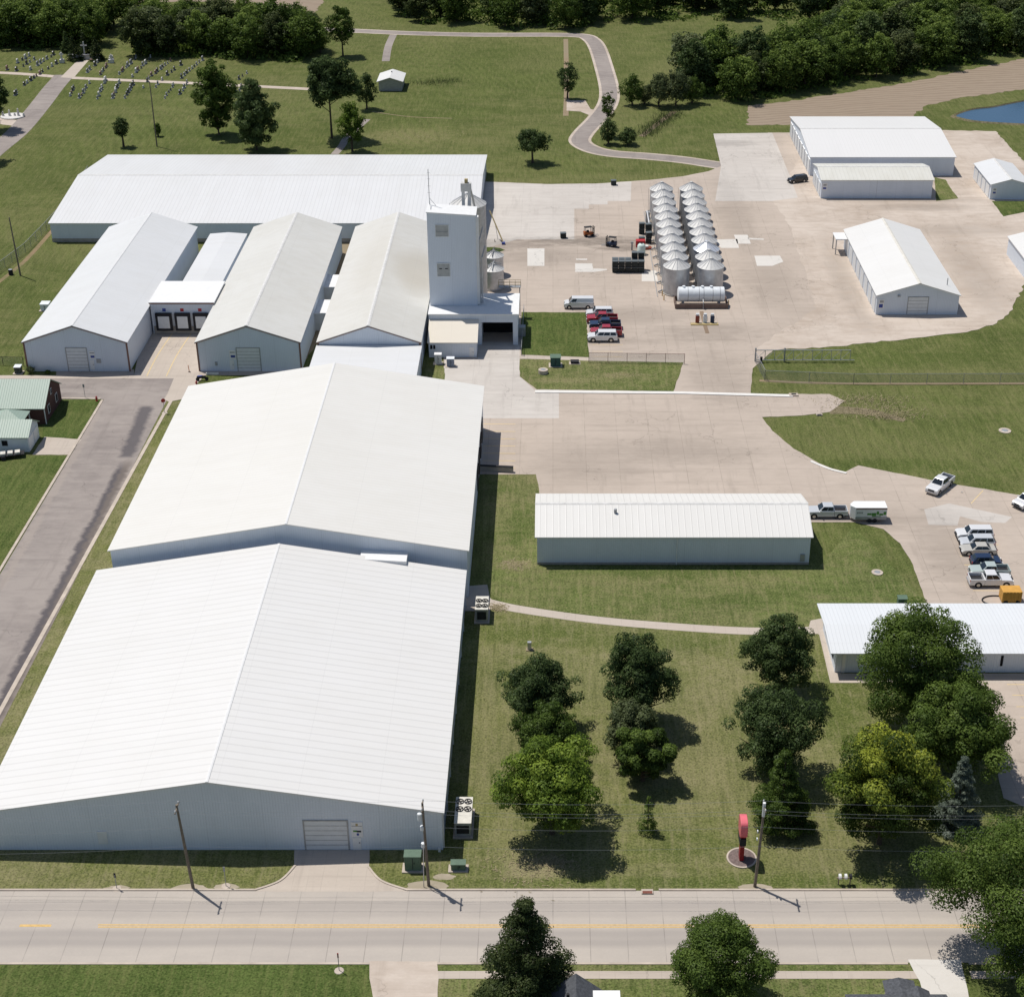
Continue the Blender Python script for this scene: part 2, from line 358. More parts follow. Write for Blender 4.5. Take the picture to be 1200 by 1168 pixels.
M['road'] = slab_mat('street_concrete', (.49, .44, .385), (.32, .29, .268), 3.7, 0, .09, .25, lineamt=.42, panel=.03,
    tracks=[(yr(1062), .9, .5), (yr(1071), .7, .3), (yr(1094), .9, .6), (yr(1104), .9, .6)])
M['kerb'] = plain('kerb_concrete', (.50, .43, .36), .9, var=.15, scale=.6)
M['kerb_white'] = plain('pale_kerb_concrete', (.72, .70, .66), .8, var=.06, scale=.6)
M['yellow'] = plain('yellow_paint', (.62, .42, .17), .8, var=.15, scale=3)
M['pyellow'] = plain('faded_yellow_paint', (.68, .52, .26), .8, var=.12, scale=3)
M['soil'] = slab_mat('ploughed_soil', (.27, .20, .145), (.20, .145, .10), 0, 0, stain=.9)
M['dirt'] = slab_mat('bare_dirt', (.27, .225, .15), (.28, .2, .13), 0, 0, stain=.9)
M['rust_dirt'] = slab_mat('red_dirt', (.27, .19, .115), (.14, .15, .06), 0, 0, stain=.9)

def soil_rows():
    m, t, b = newmat('ploughed_rows'); g = NG(t); p = g.pos(); x, y, z = g.xyz(p)
    q = g.math('ADD', g.math('ADD', g.math('MULTIPLY', y, .92), g.math('MULTIPLY', x, -.18)), g.math('MULTIPLY', g.noise(p, .03, 2), 8))
    l = g.rng(g.math('PINGPONG', q, 1.1), .2, .9)
    n = g.noise(g.scale(p, .3, 1.2, 1), .5, 5, .7)
    c = g.mix(g.math('MULTIPLY', l, .5), (.30, .235, .175), (.18, .14, .10))
    c = g.mix(g.math('MULTIPLY', g.rng(n, .4, .65), .5), c, (.34, .275, .205))
    t.links.new(c, b.inputs['Base Color']); b.inputs['Roughness'].default_value = 1; g.bump(b, l, .5, .1); return m
M['rows'] = soil_rows()
def water():
    m, t, b = newmat('pond_water'); g = NG(t)
    b.inputs['Base Color'].default_value = (.045, .10, .17, 1); b.inputs['Roughness'].default_value = .12; b.inputs['Specular IOR Level'].default_value = .5
    g.bump(b, g.noise(g.pos(), .9, 4), .25, .08); return m
M['water'] = water()

# ------------------------------------------------------------------ ground and paving
def sheet(name, pts, mat, z, kind='structure', label=None, cat=None, world=False, fray=0.):
    fray = fray or {'gravel_yard': .35, 'ploughed_field': .7, 'concrete_yard': .1, 'grass_island': .1, 'lower_yard': .1, 'pond': 0, 'driveway': .06, 'parking_lot': .05, 'planting_strip': .1, 'alley_ground': .2}.get(name, 0) if not world else 0
    mb = MB(); P = [(p[0], p[1], z) if world else (*at(*p)[:2], z) for p in pts]
    if fray:
        g = random.Random(len(pts)*31+int(z*1000)); Q = []
        for i in range(len(P)):
            a_, b_ = P[i], P[(i+1) % len(P)]; L_ = math.hypot(b_[0]-a_[0], b_[1]-a_[1]); k = max(1, min(160, int(L_/1.3)))
            nx, ny = (-(b_[1]-a_[1])/L_, (b_[0]-a_[0])/L_) if L_ else (0, 0)
            for j in range(k):
                t = j/k; q = g.uniform(-fray, fray) if j else 0; Q.append((a_[0]+(b_[0]-a_[0])*t+nx*q, a_[1]+(b_[1]-a_[1])*t+ny*q, z))
        P = Q
    a = sum(P[i][0]*P[(i+1) % len(P)][1] - P[(i+1) % len(P)][0]*P[i][1] for i in range(len(P)))
    if a < 0: P = P[::-1]
    mb.poly(P); o = mb.build(name, mat)
    tag(o, label, cat, kind=kind); return o
def smooth_line(pts, n=8, closed=False):
    out = []; m = len(pts)
    for i in range(m if closed else m-1):
        p = [pts[(i+k-1) % m] if closed else pts[min(max(i+k-1, 0), m-1)] for k in range(4)]
        for j in range(n):
            t = j/n
            out.append(tuple(.5*((2*p[1][a]) + (-p[0][a]+p[2][a])*t + (2*p[0][a]-5*p[1][a]+4*p[2][a]-p[3][a])*t*t + (-p[0][a]+3*p[1][a]-3*p[2][a]+p[3][a])*t**3) for a in range(2)))
    if not closed: out.append(pts[-1])
    return out
def ribbon(name, pts, width, mat, z, thick=0, n=8, world=False, widths=None):
    W = pts if world else [at(*p)[:2] for p in pts]
    W = smooth_line(W, n) if n > 1 else W
    mb = MB(); Lp, Rp = [], []
    for i, p in enumerate(W):
        a, b = W[max(i-1, 0)], W[min(i+1, len(W)-1)]
        d = (b[0]-a[0], b[1]-a[1]); l = math.hypot(*d) or 1; nx, ny = -d[1]/l, d[0]/l
        wd = width if not widths else widths[0] + (widths[1]-widths[0])*i/(len(W)-1)
        Lp.append((p[0]+nx*wd/2, p[1]+ny*wd/2)); Rp.append((p[0]-nx*wd/2, p[1]-ny*wd/2))
    for i in range(len(W)-1):
        if thick:
            a, b, c, d = Lp[i], Rp[i], Rp[i+1], Lp[i+1]
            mb.quad((*a, z+thick), (*b, z+thick), (*c, z+thick), (*d, z+thick))
            mb.quad((*a, z), (*a, z+thick), (*d, z+thick), (*d, z)); mb.quad((*b, z+thick), (*b, z), (*c, z), (*c, z+thick))
        else: mb.quad((*Lp[i], z), (*Rp[i], z), (*Rp[i+1], z), (*Lp[i+1], z))
    if thick:
        mb.quad((*Lp[0], z), (*Rp[0], z), (*Rp[0], z+thick), (*Lp[0], z+thick)); mb.quad((*Rp[-1], z), (*Lp[-1], z), (*Lp[-1], z+thick), (*Rp[-1], z+thick))
    o = mb.build(name, mat); tag(o, kind='structure'); return o

sheet('ground', [(-5000, -800), (5000, -800), (5000, 9000), (-5000, 9000)], M['meadow'], 0, world=True)
# lawns of other tone
sheet('lawn', [(-200, 1042), (1300, 1042), (1300, 800), (975, 800), (955, 728), (880, 741), (700, 728), (572, 708), (545, 708), (545, 640), (120, 640), (60, 830), (-200, 1020)], M['front'], .006)
ribbon('grass_verge', [(209, 470), (160, 570), (97, 700), (20, 860), (-60, 1030)], 5.2, M['front'], .004, n=1)
sheet('lawn', [(-80, 534), (78, 534), (0, 662), (-90, 800)], M['lush'], .008)
sheet('lawn', [(50, 512), (52, 467), (118, 467), (95, 514)], M['lush'], .008)
sheet('lawn', [(-400, 1129), (433, 1129), (433, 1145), (441, 1200), (-400, 1200)], M['lush'], .008)
sheet('lawn', [(512, 1130), (1067, 1130), (1085, 1200), (512, 1200)], M['lawn'], .008)
sheet('lawn', [(566, 548), (632, 548), (632, 664), (960, 664), (1000, 616), (1085, 705), (975, 712), (960, 730), (880, 738), (700, 722), (590, 706), (566, 690)], M['lawn'], .012)
sheet('lawn', [(1200, 945), (1300, 945), (1300, 1042), (1100, 1042)], M['front'], .008)
# ploughed fields
sheet('ploughed_field', [(877, 124), (925, 119), (1000, 107.5), (1060, 98), (1130, 83), (1200, 69), (1400, 30), (1400, 75), (1200, 105), (1130, 114), (1085, 124), (1072, 134), (1060, 145), (876, 147)], M['rows'], .02)
sheet('ploughed_field', [(20, -2), (80, 4), (250, 2), (298, 8), (330, 14), (366, 19), (379, 2), (400, -40), (430, -160), (-500, -160), (-300, -10)], M['rows'], .02)
sheet('ploughed_field', [(430, -60), (1500, -50), (1700, -150), (430, -150)], M['meadow'], .02)
def pond():
    p = smooth_line([at(*q)[:2] for q in [(1121, 135.5), (1140, 129), (1165, 126), (1190, 121), (1240, 113), (1300, 112), (1330, 130), (1290, 150), (1200, 146), (1150, 143), (1128, 139)]], 6, True)
    mb = MB(); mb.poly([(x, y, .03) for x, y in p]); o = mb.build('pond', M['water']); tag(o, kind='structure')
    cx, cy = sum(x for x, y in p)/len(p), sum(y for x, y in p)/len(p)
    mb = MB()
    for i in range(len(p)):
        a, b = p[i], p[(i+1) % len(p)]
        def s_(q, k): return (cx+(q[0]-cx)*k, cy+(q[1]-cy)*k)
        mb.quad((*a, .035), (*b, .035), (*s_(b, 1.035), .35), (*s_(a, 1.035), .35))
        mb.quad((*s_(a, 1.035), .35), (*s_(b, 1.035), .35), (*s_(b, 1.08), .0), (*s_(a, 1.08), .0))
    o = mb.build('pond_bank', M['scrub']); tag(o, kind='structure')
pond()

# roads and yards
YN, YS = yr(1043.5), yr(1127.5)
sheet('road', [(-400, YS), (400, YS), (400, YN), (-400, YN)], M['road'], .03, world=True)
XLs, XRs = at(122, 468)[0], at(195, 470)[0]
sheet('side_street', [(XLs, YN+1), (XRs, YN+1), (XRs, at(195, 462)[1]), (XLs, at(195, 462)[1])], M['asphalt'], .024, world=True)
yA, yB = at(100, 443.5)[1], at(100, 468)[1]
sheet('side_street', [(-400, yB), (at(205, 445)[0], yB), (at(207, 445)[0], yA), (-400, yA)], M['asphalt'], .028, world=True)
sheet('street_apron', [(192, 468), (198, 471), (213, 468), (252, 428), (232, 436), (204, 443), (196, 462)], M['walk'], .034)
sheet('street_apron', [(-60, 443.6), (207, 443.6), (236, 436), (236, 440), (28, 440), (-60, 440)], M['walk'], .033)
sheet('dock_apron', [(157, 440), (232, 440), (260, 380), (170, 380)], M['walk'], .038)
sheet('concrete_strip', [(66, 440), (157, 440), (157, 433), (66, 433)], M['concrete'], .036)
sheet('concrete_strip', [(232, 440), (372, 440), (372, 433), (232, 433)], M['concrete'], .036)
sheet('alley_ground', [(350, 437), (372, 400), (420, 262), (396, 262), (350, 400)], M['dirt'], .02)
for a, b in (((202, 391), (172, 441)), ((224, 391), (195, 441))):
    ribbon('painted_line', [a, ((a[0]+b[0])/2-2, (a[1]+b[1])/2), b], .16, M['pyellow'], .046)
# yard
sheet('concrete_yard', [(566, 213), (600, 214.3), (640, 216), (700, 215.3), (760, 211.3), (800, 207), (830, 201), (845, 195), (836, 157), (925, 155.7), (925, 240), (1000, 300), (905, 412), (882, 432), (880, 463), (802, 463), (690, 463), (520, 463), (520, 400), (566, 400)], M['concrete'], .040)
sheet('gravel_yard', [(905, 236), (960, 150), (1167, 154.2), (1200, 189), (1260, 250), (1240, 300), (1200, 334), (1187, 363), (1168, 379), (1133, 389.5), (1067, 396.7), (1008, 403), (960, 408), (885, 411), (905, 395), (957, 362), (940, 310), (926, 265)], M['gravel'], .046)
sheet('concrete_yard', [(900, 155.7), (960, 155.7), (1000, 300), (985, 395), (905, 411), (880, 411), (880, 240), (905, 236)], M['concrete'], .036)
sheet('north_apron', [(836, 157), (905, 156), (925, 205), (935, 232), (905, 236), (838, 236), (845, 195)], M['pale_concrete'], .047)
sheet('northwest_apron', [(566, 213.3), (640, 216.2), (700, 215.6), (740, 213), (739, 236), (712, 236), (712, 240), (690, 240), (690, 245), (673, 245), (673, 281), (606, 281), (566, 292)], M['pale_concrete'], .048)
sheet('lower_yard', [(566, 462), (520, 462), (540, 505), (548, 556), (602, 556), (628, 556), (632, 578), (632, 640), (945, 640), (951, 612), (1000, 612), (1035, 620), (1055, 637), (1070, 662), (1085, 705), (1085, 714), (1300, 714), (1300, 610), (1200, 581), (1090, 562.5), (1006, 545.5), (991, 553), (975, 549), (960, 543), (930, 526), (905, 505), (893, 489), (940, 487), (972, 483), (990, 470), (972, 462), (930, 462)], M['concrete'], .044)
sheet('concrete_band', [(566, 457), (655, 457), (655, 490.5), (566, 490.5)], M['pale_concrete'], .052)
sheet('annex_drive', [(521, 421), (521, 452), (566, 458), (627, 458), (609, 441), (609, 401), (560, 401), (560, 421)], M['pale_concrete'], .049)
ribbon('kerb', [(627, 459.5), (800, 461), (929, 464.5)], .9, M['kerb_white'], .05, .12, n=1)
ribbon('kerb', [(950, 541), (972, 550), (992, 555)], .45, M['kerb_white'], .05, .1)
for q in ([(618, 291.5), (638, 291.5), (638, 312), (618, 312)], [(674, 309), (694, 309), (695, 315), (711, 315.5), (711, 317), (697, 319), (674, 319)],
          [(752, 317.5), (769, 317.5), (771, 330), (752, 330)], [(836, 281), (864, 280.5), (866, 291), (845, 291)], [(860, 275.5), (876, 275.5), (880, 286), (864, 286)],
          [(884, 300), (914, 300), (918, 307), (905, 312), (887, 312)], [(675, 303.5), (688, 303.5), (688, 305), (675, 305)], [(876, 279), (895, 280), (895, 281.5), (878, 281)]):
    sheet('concrete_patch', q, M['patch'], .054)
# tyre-darkened pour lines in the lower lot
sheet('concrete_patch', [(1083, 597), (1112, 590), (1186, 606), (1178, 613), (1150, 612), (1125, 605), (1122, 616), (1088, 615)], M['pale_concrete'], .05)
# grass islands
sheet('grass_island', [(611, 366), (687, 366.5), (690, 419), (611, 416)], M['lush'], .058)
sheet('grass_island', [(609, 421), (690, 422.5), (801, 425), (789, 459), (629, 456.5), (609, 441.5)], M['lawn'], .06)
sheet('grass_island', [(562, 289), (586, 291), (592, 293.5), (575, 299), (562, 305)], M['lush'], .06)
sheet('grass_island', [(1095, 208), (1108, 211), (1115, 222), (1123, 233), (1097, 236)], M['lawn'], .06)
sheet('grass_island', [(1162, 236), (1240, 236), (1240, 246), (1200, 249), (1176, 254)], M['lush'], .06)
sheet('planting_strip', [(500, 432), (521, 432), (521, 450), (495, 445)], M['lawn'], .06)
sheet('sidewalk', [(611, 417), (690, 419.5), (801, 422), (801, 425), (690, 423), (609, 420.5)], M['walk'], .064)
# walks
ribbon('sidewalk', [(573, 706), (610, 714), (700, 726.5), (800, 735), (885, 739.5), (975, 738)], 1.7, M['walk'], .03)
sheet('landing_slab', [(545, 687), (571, 685), (574, 700), (582, 709), (572, 716), (545, 716)], M['walk'], .034)
sheet('office_walk', [(948, 734), (950, 727), (976, 722), (985, 789), (1300, 789), (1300, 800), (973, 800), (960, 744)], M['walk'], .034)
sheet('parking_lot', [(1150, 800), (1300, 800), (1300, 945), (1200, 945), (1176, 935), (1160, 870), (1148, 830)], M['concrete'], .036)
for k, (x0, y) in enumerate([(1180, 802), (1186, 814.5), (1191, 828), (1196, 841)]):
    ribbon('painted_line', [(x0, y), (1240, y+.3)], .12, M['pyellow'], .042, n=1)
for k in range(7):
    y = 497 + k*8.6
    ribbon('painted_line', [(566, y), (604, y+.3)], .14, M['pyellow'], .056, n=1)
for y, x0, x1 in ((652, 1125, 1172), (662, 1130, 1145), (692, 1140, 1192), (638, 1160, 1170)):
    ribbon('painted_line', [(x0, y), (x1, y+.5)], .12, M['pyellow'], .05, n=1)
for a, b in (((1152, 575), (1138, 590)), ((1116, 566), (1104, 580))): ribbon('painted_line', [a, b], .12, M['pyellow'], .05, n=1)
for y, in ((412,), (418,), (404,)): ribbon('painted_line', [(694, y), (730, y+.3)], .1, M['pyellow'], .05, n=1)
# centre line, drives, kerbs, sidewalk of the front street
ribbon('painted_line', [(23, 1084.3), (60, 1084.4)], .34, M['yellow'], .036, n=1)
ribbon('painted_line', [(115, 1083.4), (1400, 1083.8)], .17, M['yellow'], .036, n=1)
ribbon('painted_line', [(115, 1086), (1400, 1086.2)], .17, M['yellow'], .036, n=1)
sheet('driveway', [(345, 995), (433, 995), (432, 1018), (445, 1031), (478, 1044.5), (298, 1044.5), (328, 1032), (345, 1016)], M['walk'], .034)
sheet('driveway', [(433, 1126), (512, 1126), (514, 1146), (510, 1210), (444, 1210), (433, 1146)], M['gravel'], .036)
sheet('driveway', [(1064, 1124), (1126, 1124), (1144, 1210), (1094, 1210), (1078, 1150)], M['patch'], .04)
for a, b in ((-900, 298), (478, 745), (772, 1900)): ribbon('kerb', [(a, 1042.8), (b, 1042.8)], .22, M['kerb'], .0, .14, n=1)
for a, b in ((-900, 433), (512, 1064), (1135, 1900)): ribbon('kerb', [(a, 1128.6), (b, 1128.6)], .25, M['kerb'], .0, .05, n=1)
ribbon('kerb', [(298, 1043), (328, 1032), (346, 1014)], .22, M['kerb'], .0, .12)
ribbon('kerb', [(478, 1043), (447, 1032), (432, 1016)], .22, M['kerb'], .0, .12)
sheet('sidewalk', [(512, 1137.5), (1075, 1137.5), (1077, 1146.5), (512, 1146.5)], M['walk'], .032)
sheet('sidewalk', [(1136, 1137.5), (1400, 1137.5), (1400, 1146.5), (1139, 1146.5)], M['walk'], .032)
ribbon('kerb', [(200.5, 470), (57, 730), (-3, 839), (-100, 1015)], .55, M['kerb'], .0, .06, n=1)
ribbon('kerb', [(120, 469), (0, 668), (-100, 834)], .4, M['kerb'], .0, .1, n=1)
ribbon('kerb', [(68, 466.8), (118, 467.6)], .4, M['kerb'], .0, .1, n=1)
sheet('driveway', [(52, 512), (96, 515), (80, 533), (38, 533)], M['walk'], .032)
# country lane and cemetery roads
lane = [(850, 195), (830, 192), (800, 187.5), (760, 183.5), (720, 180.5), (695, 175.5), (680, 166.5), (684, 156), (700, 139), (712, 122), (714, 105), (708, 80), (700, 56), (692, 46), (680, 42), (640, 41), (560, 41), (480, 39.2), (418, 36.5), (330, 33)]
ribbon('lane_shoulder', lane, 5.9, M['gravel'], .02)
ribbon('country_lane', lane, 4.4, M['asphalt'], .026)
sheet('lane_pullout', [(664, 118), (686, 118), (692, 128), (705, 131), (695, 137), (680, 131), (664, 130)], M['gravel'], .022)
ribbon('dirt_track', [(663, 46), (664, 100), (663, 136)], 1.5, M['dirt'], .016)
ribbon('gravel_path', [(461, 41), (455, 55), (452, 72)], 2.4, M['asphalt'], .018)
ribbon('gravel_path', [(392, 181), (400, 172), (408, 160), (430, 140)], 2., M['asphalt'], .018)
ribbon('gravel_path', [(436, 131), (480, 137), (530, 139)], .4, M['dirt'], .018)
ribbon('cemetery_road', [(-60, 225), (-10, 180), (20, 155), (45, 126), (62, 104), (76, 88)], 6., M['asphalt'], .026)
ribbon('cemetery_road', [(-60, 83), (20, 86.5), (78, 91), (140, 94), (220, 97.5), (300, 101.5), (370, 105), (420, 108)], 2.7, M['gravel'], .022)
ribbon('cemetery_road', [(-40, 135), (0, 142), (32, 146)], 5., M['gravel'], .02)
sheet('monument_walk', [(71, 91), (86, 92), (104, 71), (92, 70)], M['walk'], .03)
ribbon('dirt_strip', [(-10, 337), (30, 305), (68, 262)], 1.0, M['rust_dirt'], .014)
ribbon('dirt_strip', [(890, 446), (1000, 449.5), (1300, 449)], .8, M['dirt'], .014)
ribbon('dirt_strip', [(972, 480), (1020, 483), (1060, 493)], 3.2, M['scrub'], .018, widths=(3.4, 1.2))
ribbon('ditch', [(752, 160), (775, 142), (790, 131)], 1.6, M['soil'], .02)

# ------------------------------------------------------------------ buildings
WHITE = (.80, .80, .79)
M['wallx'] = wall_mat('sky_fill_tinted_wall', (.68, .735, .805), 'x'); M['wally'] = wall_mat('white_side_sheet', (.72, .72, .71), 'y')  # wallx: white sheet with the sky's blue fill mixed into its colour
M['roof_front'] = roof_mat('front_roof_sheet', (.72, .71, .688), 'y', 1.22, .17, .2, .12)
M['roof_mid'] = roof_mat('middle_roof_sheet', (.735, .718, .675), 'y', .75, .08, .13, .16)
M['roof_back'] = roof_mat('rear_roof_sheet', (.71, .71, .705), 'x', .9, .11, .16, .14)
M['roof_w'] = roof_mat('west_roof_sheet', (.70, .705, .705), 'y', .9, .05, .1, .16)
M['roof_c'] = roof_mat('centre_roof_sheet', (.66, .65, .61), 'y', .9, .05, .1, .3)
M['roof_e'] = roof_mat('elevator_side_roof_sheet', (.66, .645, .60), 'y', .9, .05, .1, .3, stain=[(-26, 288, 5, 14, .6), (-34, 290, 5, 20, .25)])
M['roof_r'] = roof_mat('east_roof_sheet', (.74, .73, .705), 'y', .9, .05, .1, .12)
M['roof_rx'] = roof_mat('long_roof_sheet', (.74, .73, .71), 'x', .9, .05, .1, .05)
M['roof_beige'] = roof_mat('beige_roof_sheet', (.69, .68, .62), 'x', .9, .14, .14, .3)
M['roof_shed'] = roof_mat('shed_roof_sheet', (.74, .725, .69), 'x', .92, .16, .14, .08)
M['roof_off'] = roof_mat('office_roof_sheet', (.70, .72, .735), 'x', .5, .10, .1, .04)
M['cap'] = plain('ridge_cap_metal', (.66, .65, .625), .5); M['capw'] = plain('white_ridge_cap', (.70, .70, .69), .5, var=.05); M['trim'] = plain('brown_trim', (.20, .11, .085), .6)
M['white'] = plain('white_paint', (.78, .78, .77), .5, var=.04); M['door'] = plain('door_panel', (.69, .71, .72), .5, var=.05)
M['grey'] = plain('grey_metal', (.35, .36, .37), .5, .3); M['dark'] = plain('dark_rubber', (.025, .025, .028), .8)
M['black'] = plain('interior_dark', (.012, .013, .016), .9); M['gold'] = plain('tan_eave_trim', (.42, .33, .16), .6)
M['found'] = plain('concrete_foundation', (.38, .35, .31), .9)
M['blue'] = plain('blue_print', (.05, .08, .3), .6); M['green'] = plain('green_print', (.08, .25, .05), .6); M['red'] = plain('red_paint', (.42, .03, .035), .5, var=.08)
M['annex'] = roof_mat('annex_roof_membrane', (.76, .70, .60), 'y', 30, .0, .1, .12, .8)
M['cream'] = plain('cream_paint', (.66, .635, .57), .6)

def building(name, label, X0, X1, Y0, Y1, he, hr, axis, roofm, ov=.3, trim=None, cap=True, group=None, cat='warehouse', wall=None, base=None, z0=0., north=None):
    """axis: direction of the ridge"""
    he -= .15; hr -= .15                                    # heights were read off the roof's upper face
    root = empty(name, ((X0+X1)/2, (Y0+Y1)/2, z0), 0, label, cat, group)
    hx, hy = (X1-X0)/2, (Y1-Y0)/2; T = .14
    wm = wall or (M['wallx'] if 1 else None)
    if axis == 'y':
        MB().prism([(-hx, 0), (hx, 0), (hx, he), (0, hr), (-hx, he)], -hy, hy, 'y').build('wall', wm, root)
        k = (hr-he)/hx; mb = MB()
        for s in (-1, 1):
            e = s*(hx+ov); ze = he - k*ov + .02
            a = [(0, -hy-ov, hr+.02), (e, -hy-ov, ze), (e, hy+ov, ze), (0, hy+ov, hr+.02)]
            if s > 0: a = a  # winding handled by hexa symmetric enough
            lo = a if s > 0 else a[::-1]
            mb.hexa([(p[0], p[1], p[2]) for p in lo] + [(p[0], p[1], p[2]+T) for p in lo])
        mb.build('roof', roofm, root)
        if cap:
            mb = MB()
            cw_ = .16 if cap is M['capw'] else .3
            for s in (-1, 1):
                e = s*cw_
                lo = [(0, -hy-ov-.01, hr+T+.02), (e, -hy-ov-.01, hr+T+.02-k*cw_), (e, hy+ov+.01, hr+T+.02-k*cw_), (0, hy+ov+.01, hr+T+.02)]
                lo = lo if s > 0 else lo[::-1]
                mb.hexa(lo + [(p[0], p[1], p[2]+.05) for p in lo])
            mb.build('ridge_cap', cap if cap is not True else M['cap'], root)
    else:
        MB().prism([(-hy, 0), (hy, 0), (hy, he if north is None else north), (0, hr), (-hy, he)], -hx, hx, 'x').build('wall', wm, root)
        k = (hr-he)/hy; mb = MB()
        for s in (-1, 1):
            e = s*(hy+ov); ze = he - k*ov + .02
            a = [(-hx-ov, 0, hr+.02), (-hx-ov, e, ze), (hx+ov, e, ze), (hx+ov, 0, hr+.02)]
            lo = a if s < 0 else a[::-1]
            mb.hexa(lo + [(p[0], p[1], p[2]+T) for p in lo])
        mb.build('roof', roofm, root)
        if cap:
            mb = MB()
            for s in (-1, 1):
                e = s*.3
                lo = [(-hx-ov-.01, 0, hr+T+.02), (-hx-ov-.01, e, hr+T+.02-k*.3), (hx+ov+.01, e, hr+T+.02-k*.3), (hx+ov+.01, 0, hr+T+.02)]
                lo = lo if s < 0 else lo[::-1]
                mb.hexa(lo + [(p[0], p[1], p[2]+.05) for p in lo])
            mb.build('ridge_cap', cap if cap is not True else M['cap'], root)
    if base: MB().box(-hx-.06, hx+.06, -hy-.06, hy+.06, -.05, base).build('foundation', M['found'], root)
    if trim:
        for s in (-1, 1):
            MB().box(s*hx-.14, s*hx+.14, -hy-.07, -hy+.1, 0, he-.1).build('corner_trim', M['trim'], root)
        mb = MB(); k = (hr-he)/hx
        for s in (-1, 1):
            xe = s*(hx+ov); ze = he-k*ov
            p = [(0, -hy-ov-.05, hr-.12), (xe, -hy-ov-.05, ze-.12), (xe, -hy-ov-.005, ze-.12), (0, -hy-ov-.005, hr-.12)]
            if s < 0: p = p[::-1]
            mb.hexa(p + [(q[0], q[1], q[2]+.14) for q in p])
        mb.build('rake_trim', M['trim'], root)
    root['Y0'] = Y0; root['cx'] = (X0+X1)/2; root['cy'] = (Y0+Y1)/2
    return root
def loc(root, X, Y, Z=0): return (X-root['cx'], Y-root['cy'], Z)
def panelS(root, name, x0, x1, yt, yb, mat, proud=.05, back=.05, label=None, frame=None):
    """flat part on the south wall, given by its outline in the photo"""
    Y = root['Y0']; X0, Zt = onS(x0, yt, Y); X1, _ = onS(x1, yt, Y); _, Zb = onS(x0, yb, Y); Zb = max(Zb, .06)
    cx, cy = root['cx'], root['cy']; par = root
    if frame:
        mb = MB(); wd = .14
        mb.box(X0-wd-cx, X0-cx, Y-cy-proud-.05, Y-cy+back, Zb, Zt); mb.box(X1-cx, X1+wd-cx, Y-cy-proud-.05, Y-cy+back, Zb, Zt); mb.box(X0-wd-cx, X1+wd-cx, Y-cy-proud-.05, Y-cy+back, Zt, Zt+wd)
        par = mb.build(frame, M['trim'] if frame == 'door_frame' and 'warm' in (label or '') else M['grey'], root)
    o = MB().box(X0-cx, X1-cx, Y-cy-proud, Y-cy+back, Zb, Zt).build(name, mat, root)
    if label: o['label'] = label
    return o, (X0, X1, Zb, Zt)
def overhead(root, x0, x1, yt, yb, mat=None, frame=None):
    o, (X0, X1, Zb, Zt) = panelS(root, 'overhead_door', x0, x1, yt, yb, mat or M['door'], .03, frame=frame or 'door_frame')
    cx, cy = root['cx'], root['cy']; mb = MB(); Y = root['Y0']
    n = max(3, int((Zt-Zb)/.6))
    for i in range(1, n): z = Zb + (Zt-Zb)*i/n; mb.box(X0-cx+.02, X1-cx-.02, Y-cy-.045, Y-cy-.025, z-.03, z+.03)
    mb.build('door_rib', M['grey'], o).name = 'door_rib'
def notice(root, x0, x1, yt, yb, marks):
    o, (X0, X1, Zb, Zt) = panelS(root, 'notice_board', x0, x1, yt, yb, M['white'], .08, .02)
    cx, cy = root['cx'], root['cy']; Y = root['Y0']; wd, hg = X1-X0, Zt-Zb
    for (u0, u1, v0, v1, mt) in marks:
        MB().box(X0-cx+wd*u0, X0-cx+wd*u1, Y-cy-.1, Y-cy-.081, Zb+hg*v0, Zb+hg*v1).build('lettering', mt, o)
def door(root, x0, x1, yt, yb, mat=None):
    o, (X0, X1, Zb, Zt) = panelS(root, 'door', x0, x1, yt, yb, mat or M['white'], .06)
    MB().box(X1-.25-root['cx'], X1-.12-root['cx'], root['Y0']-root['cy']-.12, root['Y0']-root['cy']-.061, Zb+.9, Zb+1.05).build('handle', M['grey'], o)
def downspouts(root, xs, he):
    for x in xs:
        MB().box(x-.06, x+.06, -.0, .0, 0, he)

# front and middle warehouse
f1 = building('warehouse', 'very large white warehouse with ribbed gable roof beside the main road', -60.1, -11.7, 130.2, 178.9, 5.3, 9.3, 'y', M['roof_front'], cap=M['capw'])
overhead(f1, 356, 406, 961.5, 997)
notice(f1, 411, 424.5, 962.5, 980, [(.05, .95, .72, .76, M['grey']), (.4, .6, .76, .9, M['gold']), (.15, .5, .36, .46, M['green']), (.45, .85, .34, .44, M['dark']), (.45, .65, .12, .26, M['blue'])])
door(f1, 413, 423, 981, 997)
panelS(f1, 'wall_vent', 113.5, 124.5, 973.5, 988, M['door'], .08)
MB().box(-12.2+35.9, -11.95+35.9, -24.6-.12, -24.6, .0, .5).build('downspout', M['white'], f1)
for k in range(9):
    y = -24 + k*6
    MB().box(24.2, 24.34, y-.06, y+.06, 0, 5.2).build('downspout', M['white'], f1)
f2 = building('warehouse', 'large warehouse with warm white roof behind the front warehouse', -58.7, -11.4, 180.8, 233.0, 7.5, 11.5, 'y', M['roof_mid'], cap=M['capw'])
MB().hexa([(9.7, -28.6, 5.5), (15.8, -28.6, 5.5), (15.8, -26.1, 5.5), (9.7, -26.1, 5.5), (9.7, -28.6, 7.5), (15.8, -28.6, 7.1), (15.8, -26.1, 7.1), (9.7, -26.1, 7.5)]).build('roof_hood', M['white'], f2)
for k in range(4):
    y = 4 + k*5.4
    MB().box(23.66, 23.8, y-1.4, y+1.4, .9, 4.2).build('dock_door', M['dark'], f2)
for s in range(2):
    MB().box(23.7, 31.5, -.6+0*s, .0, 0, 1.1) if 0 else None
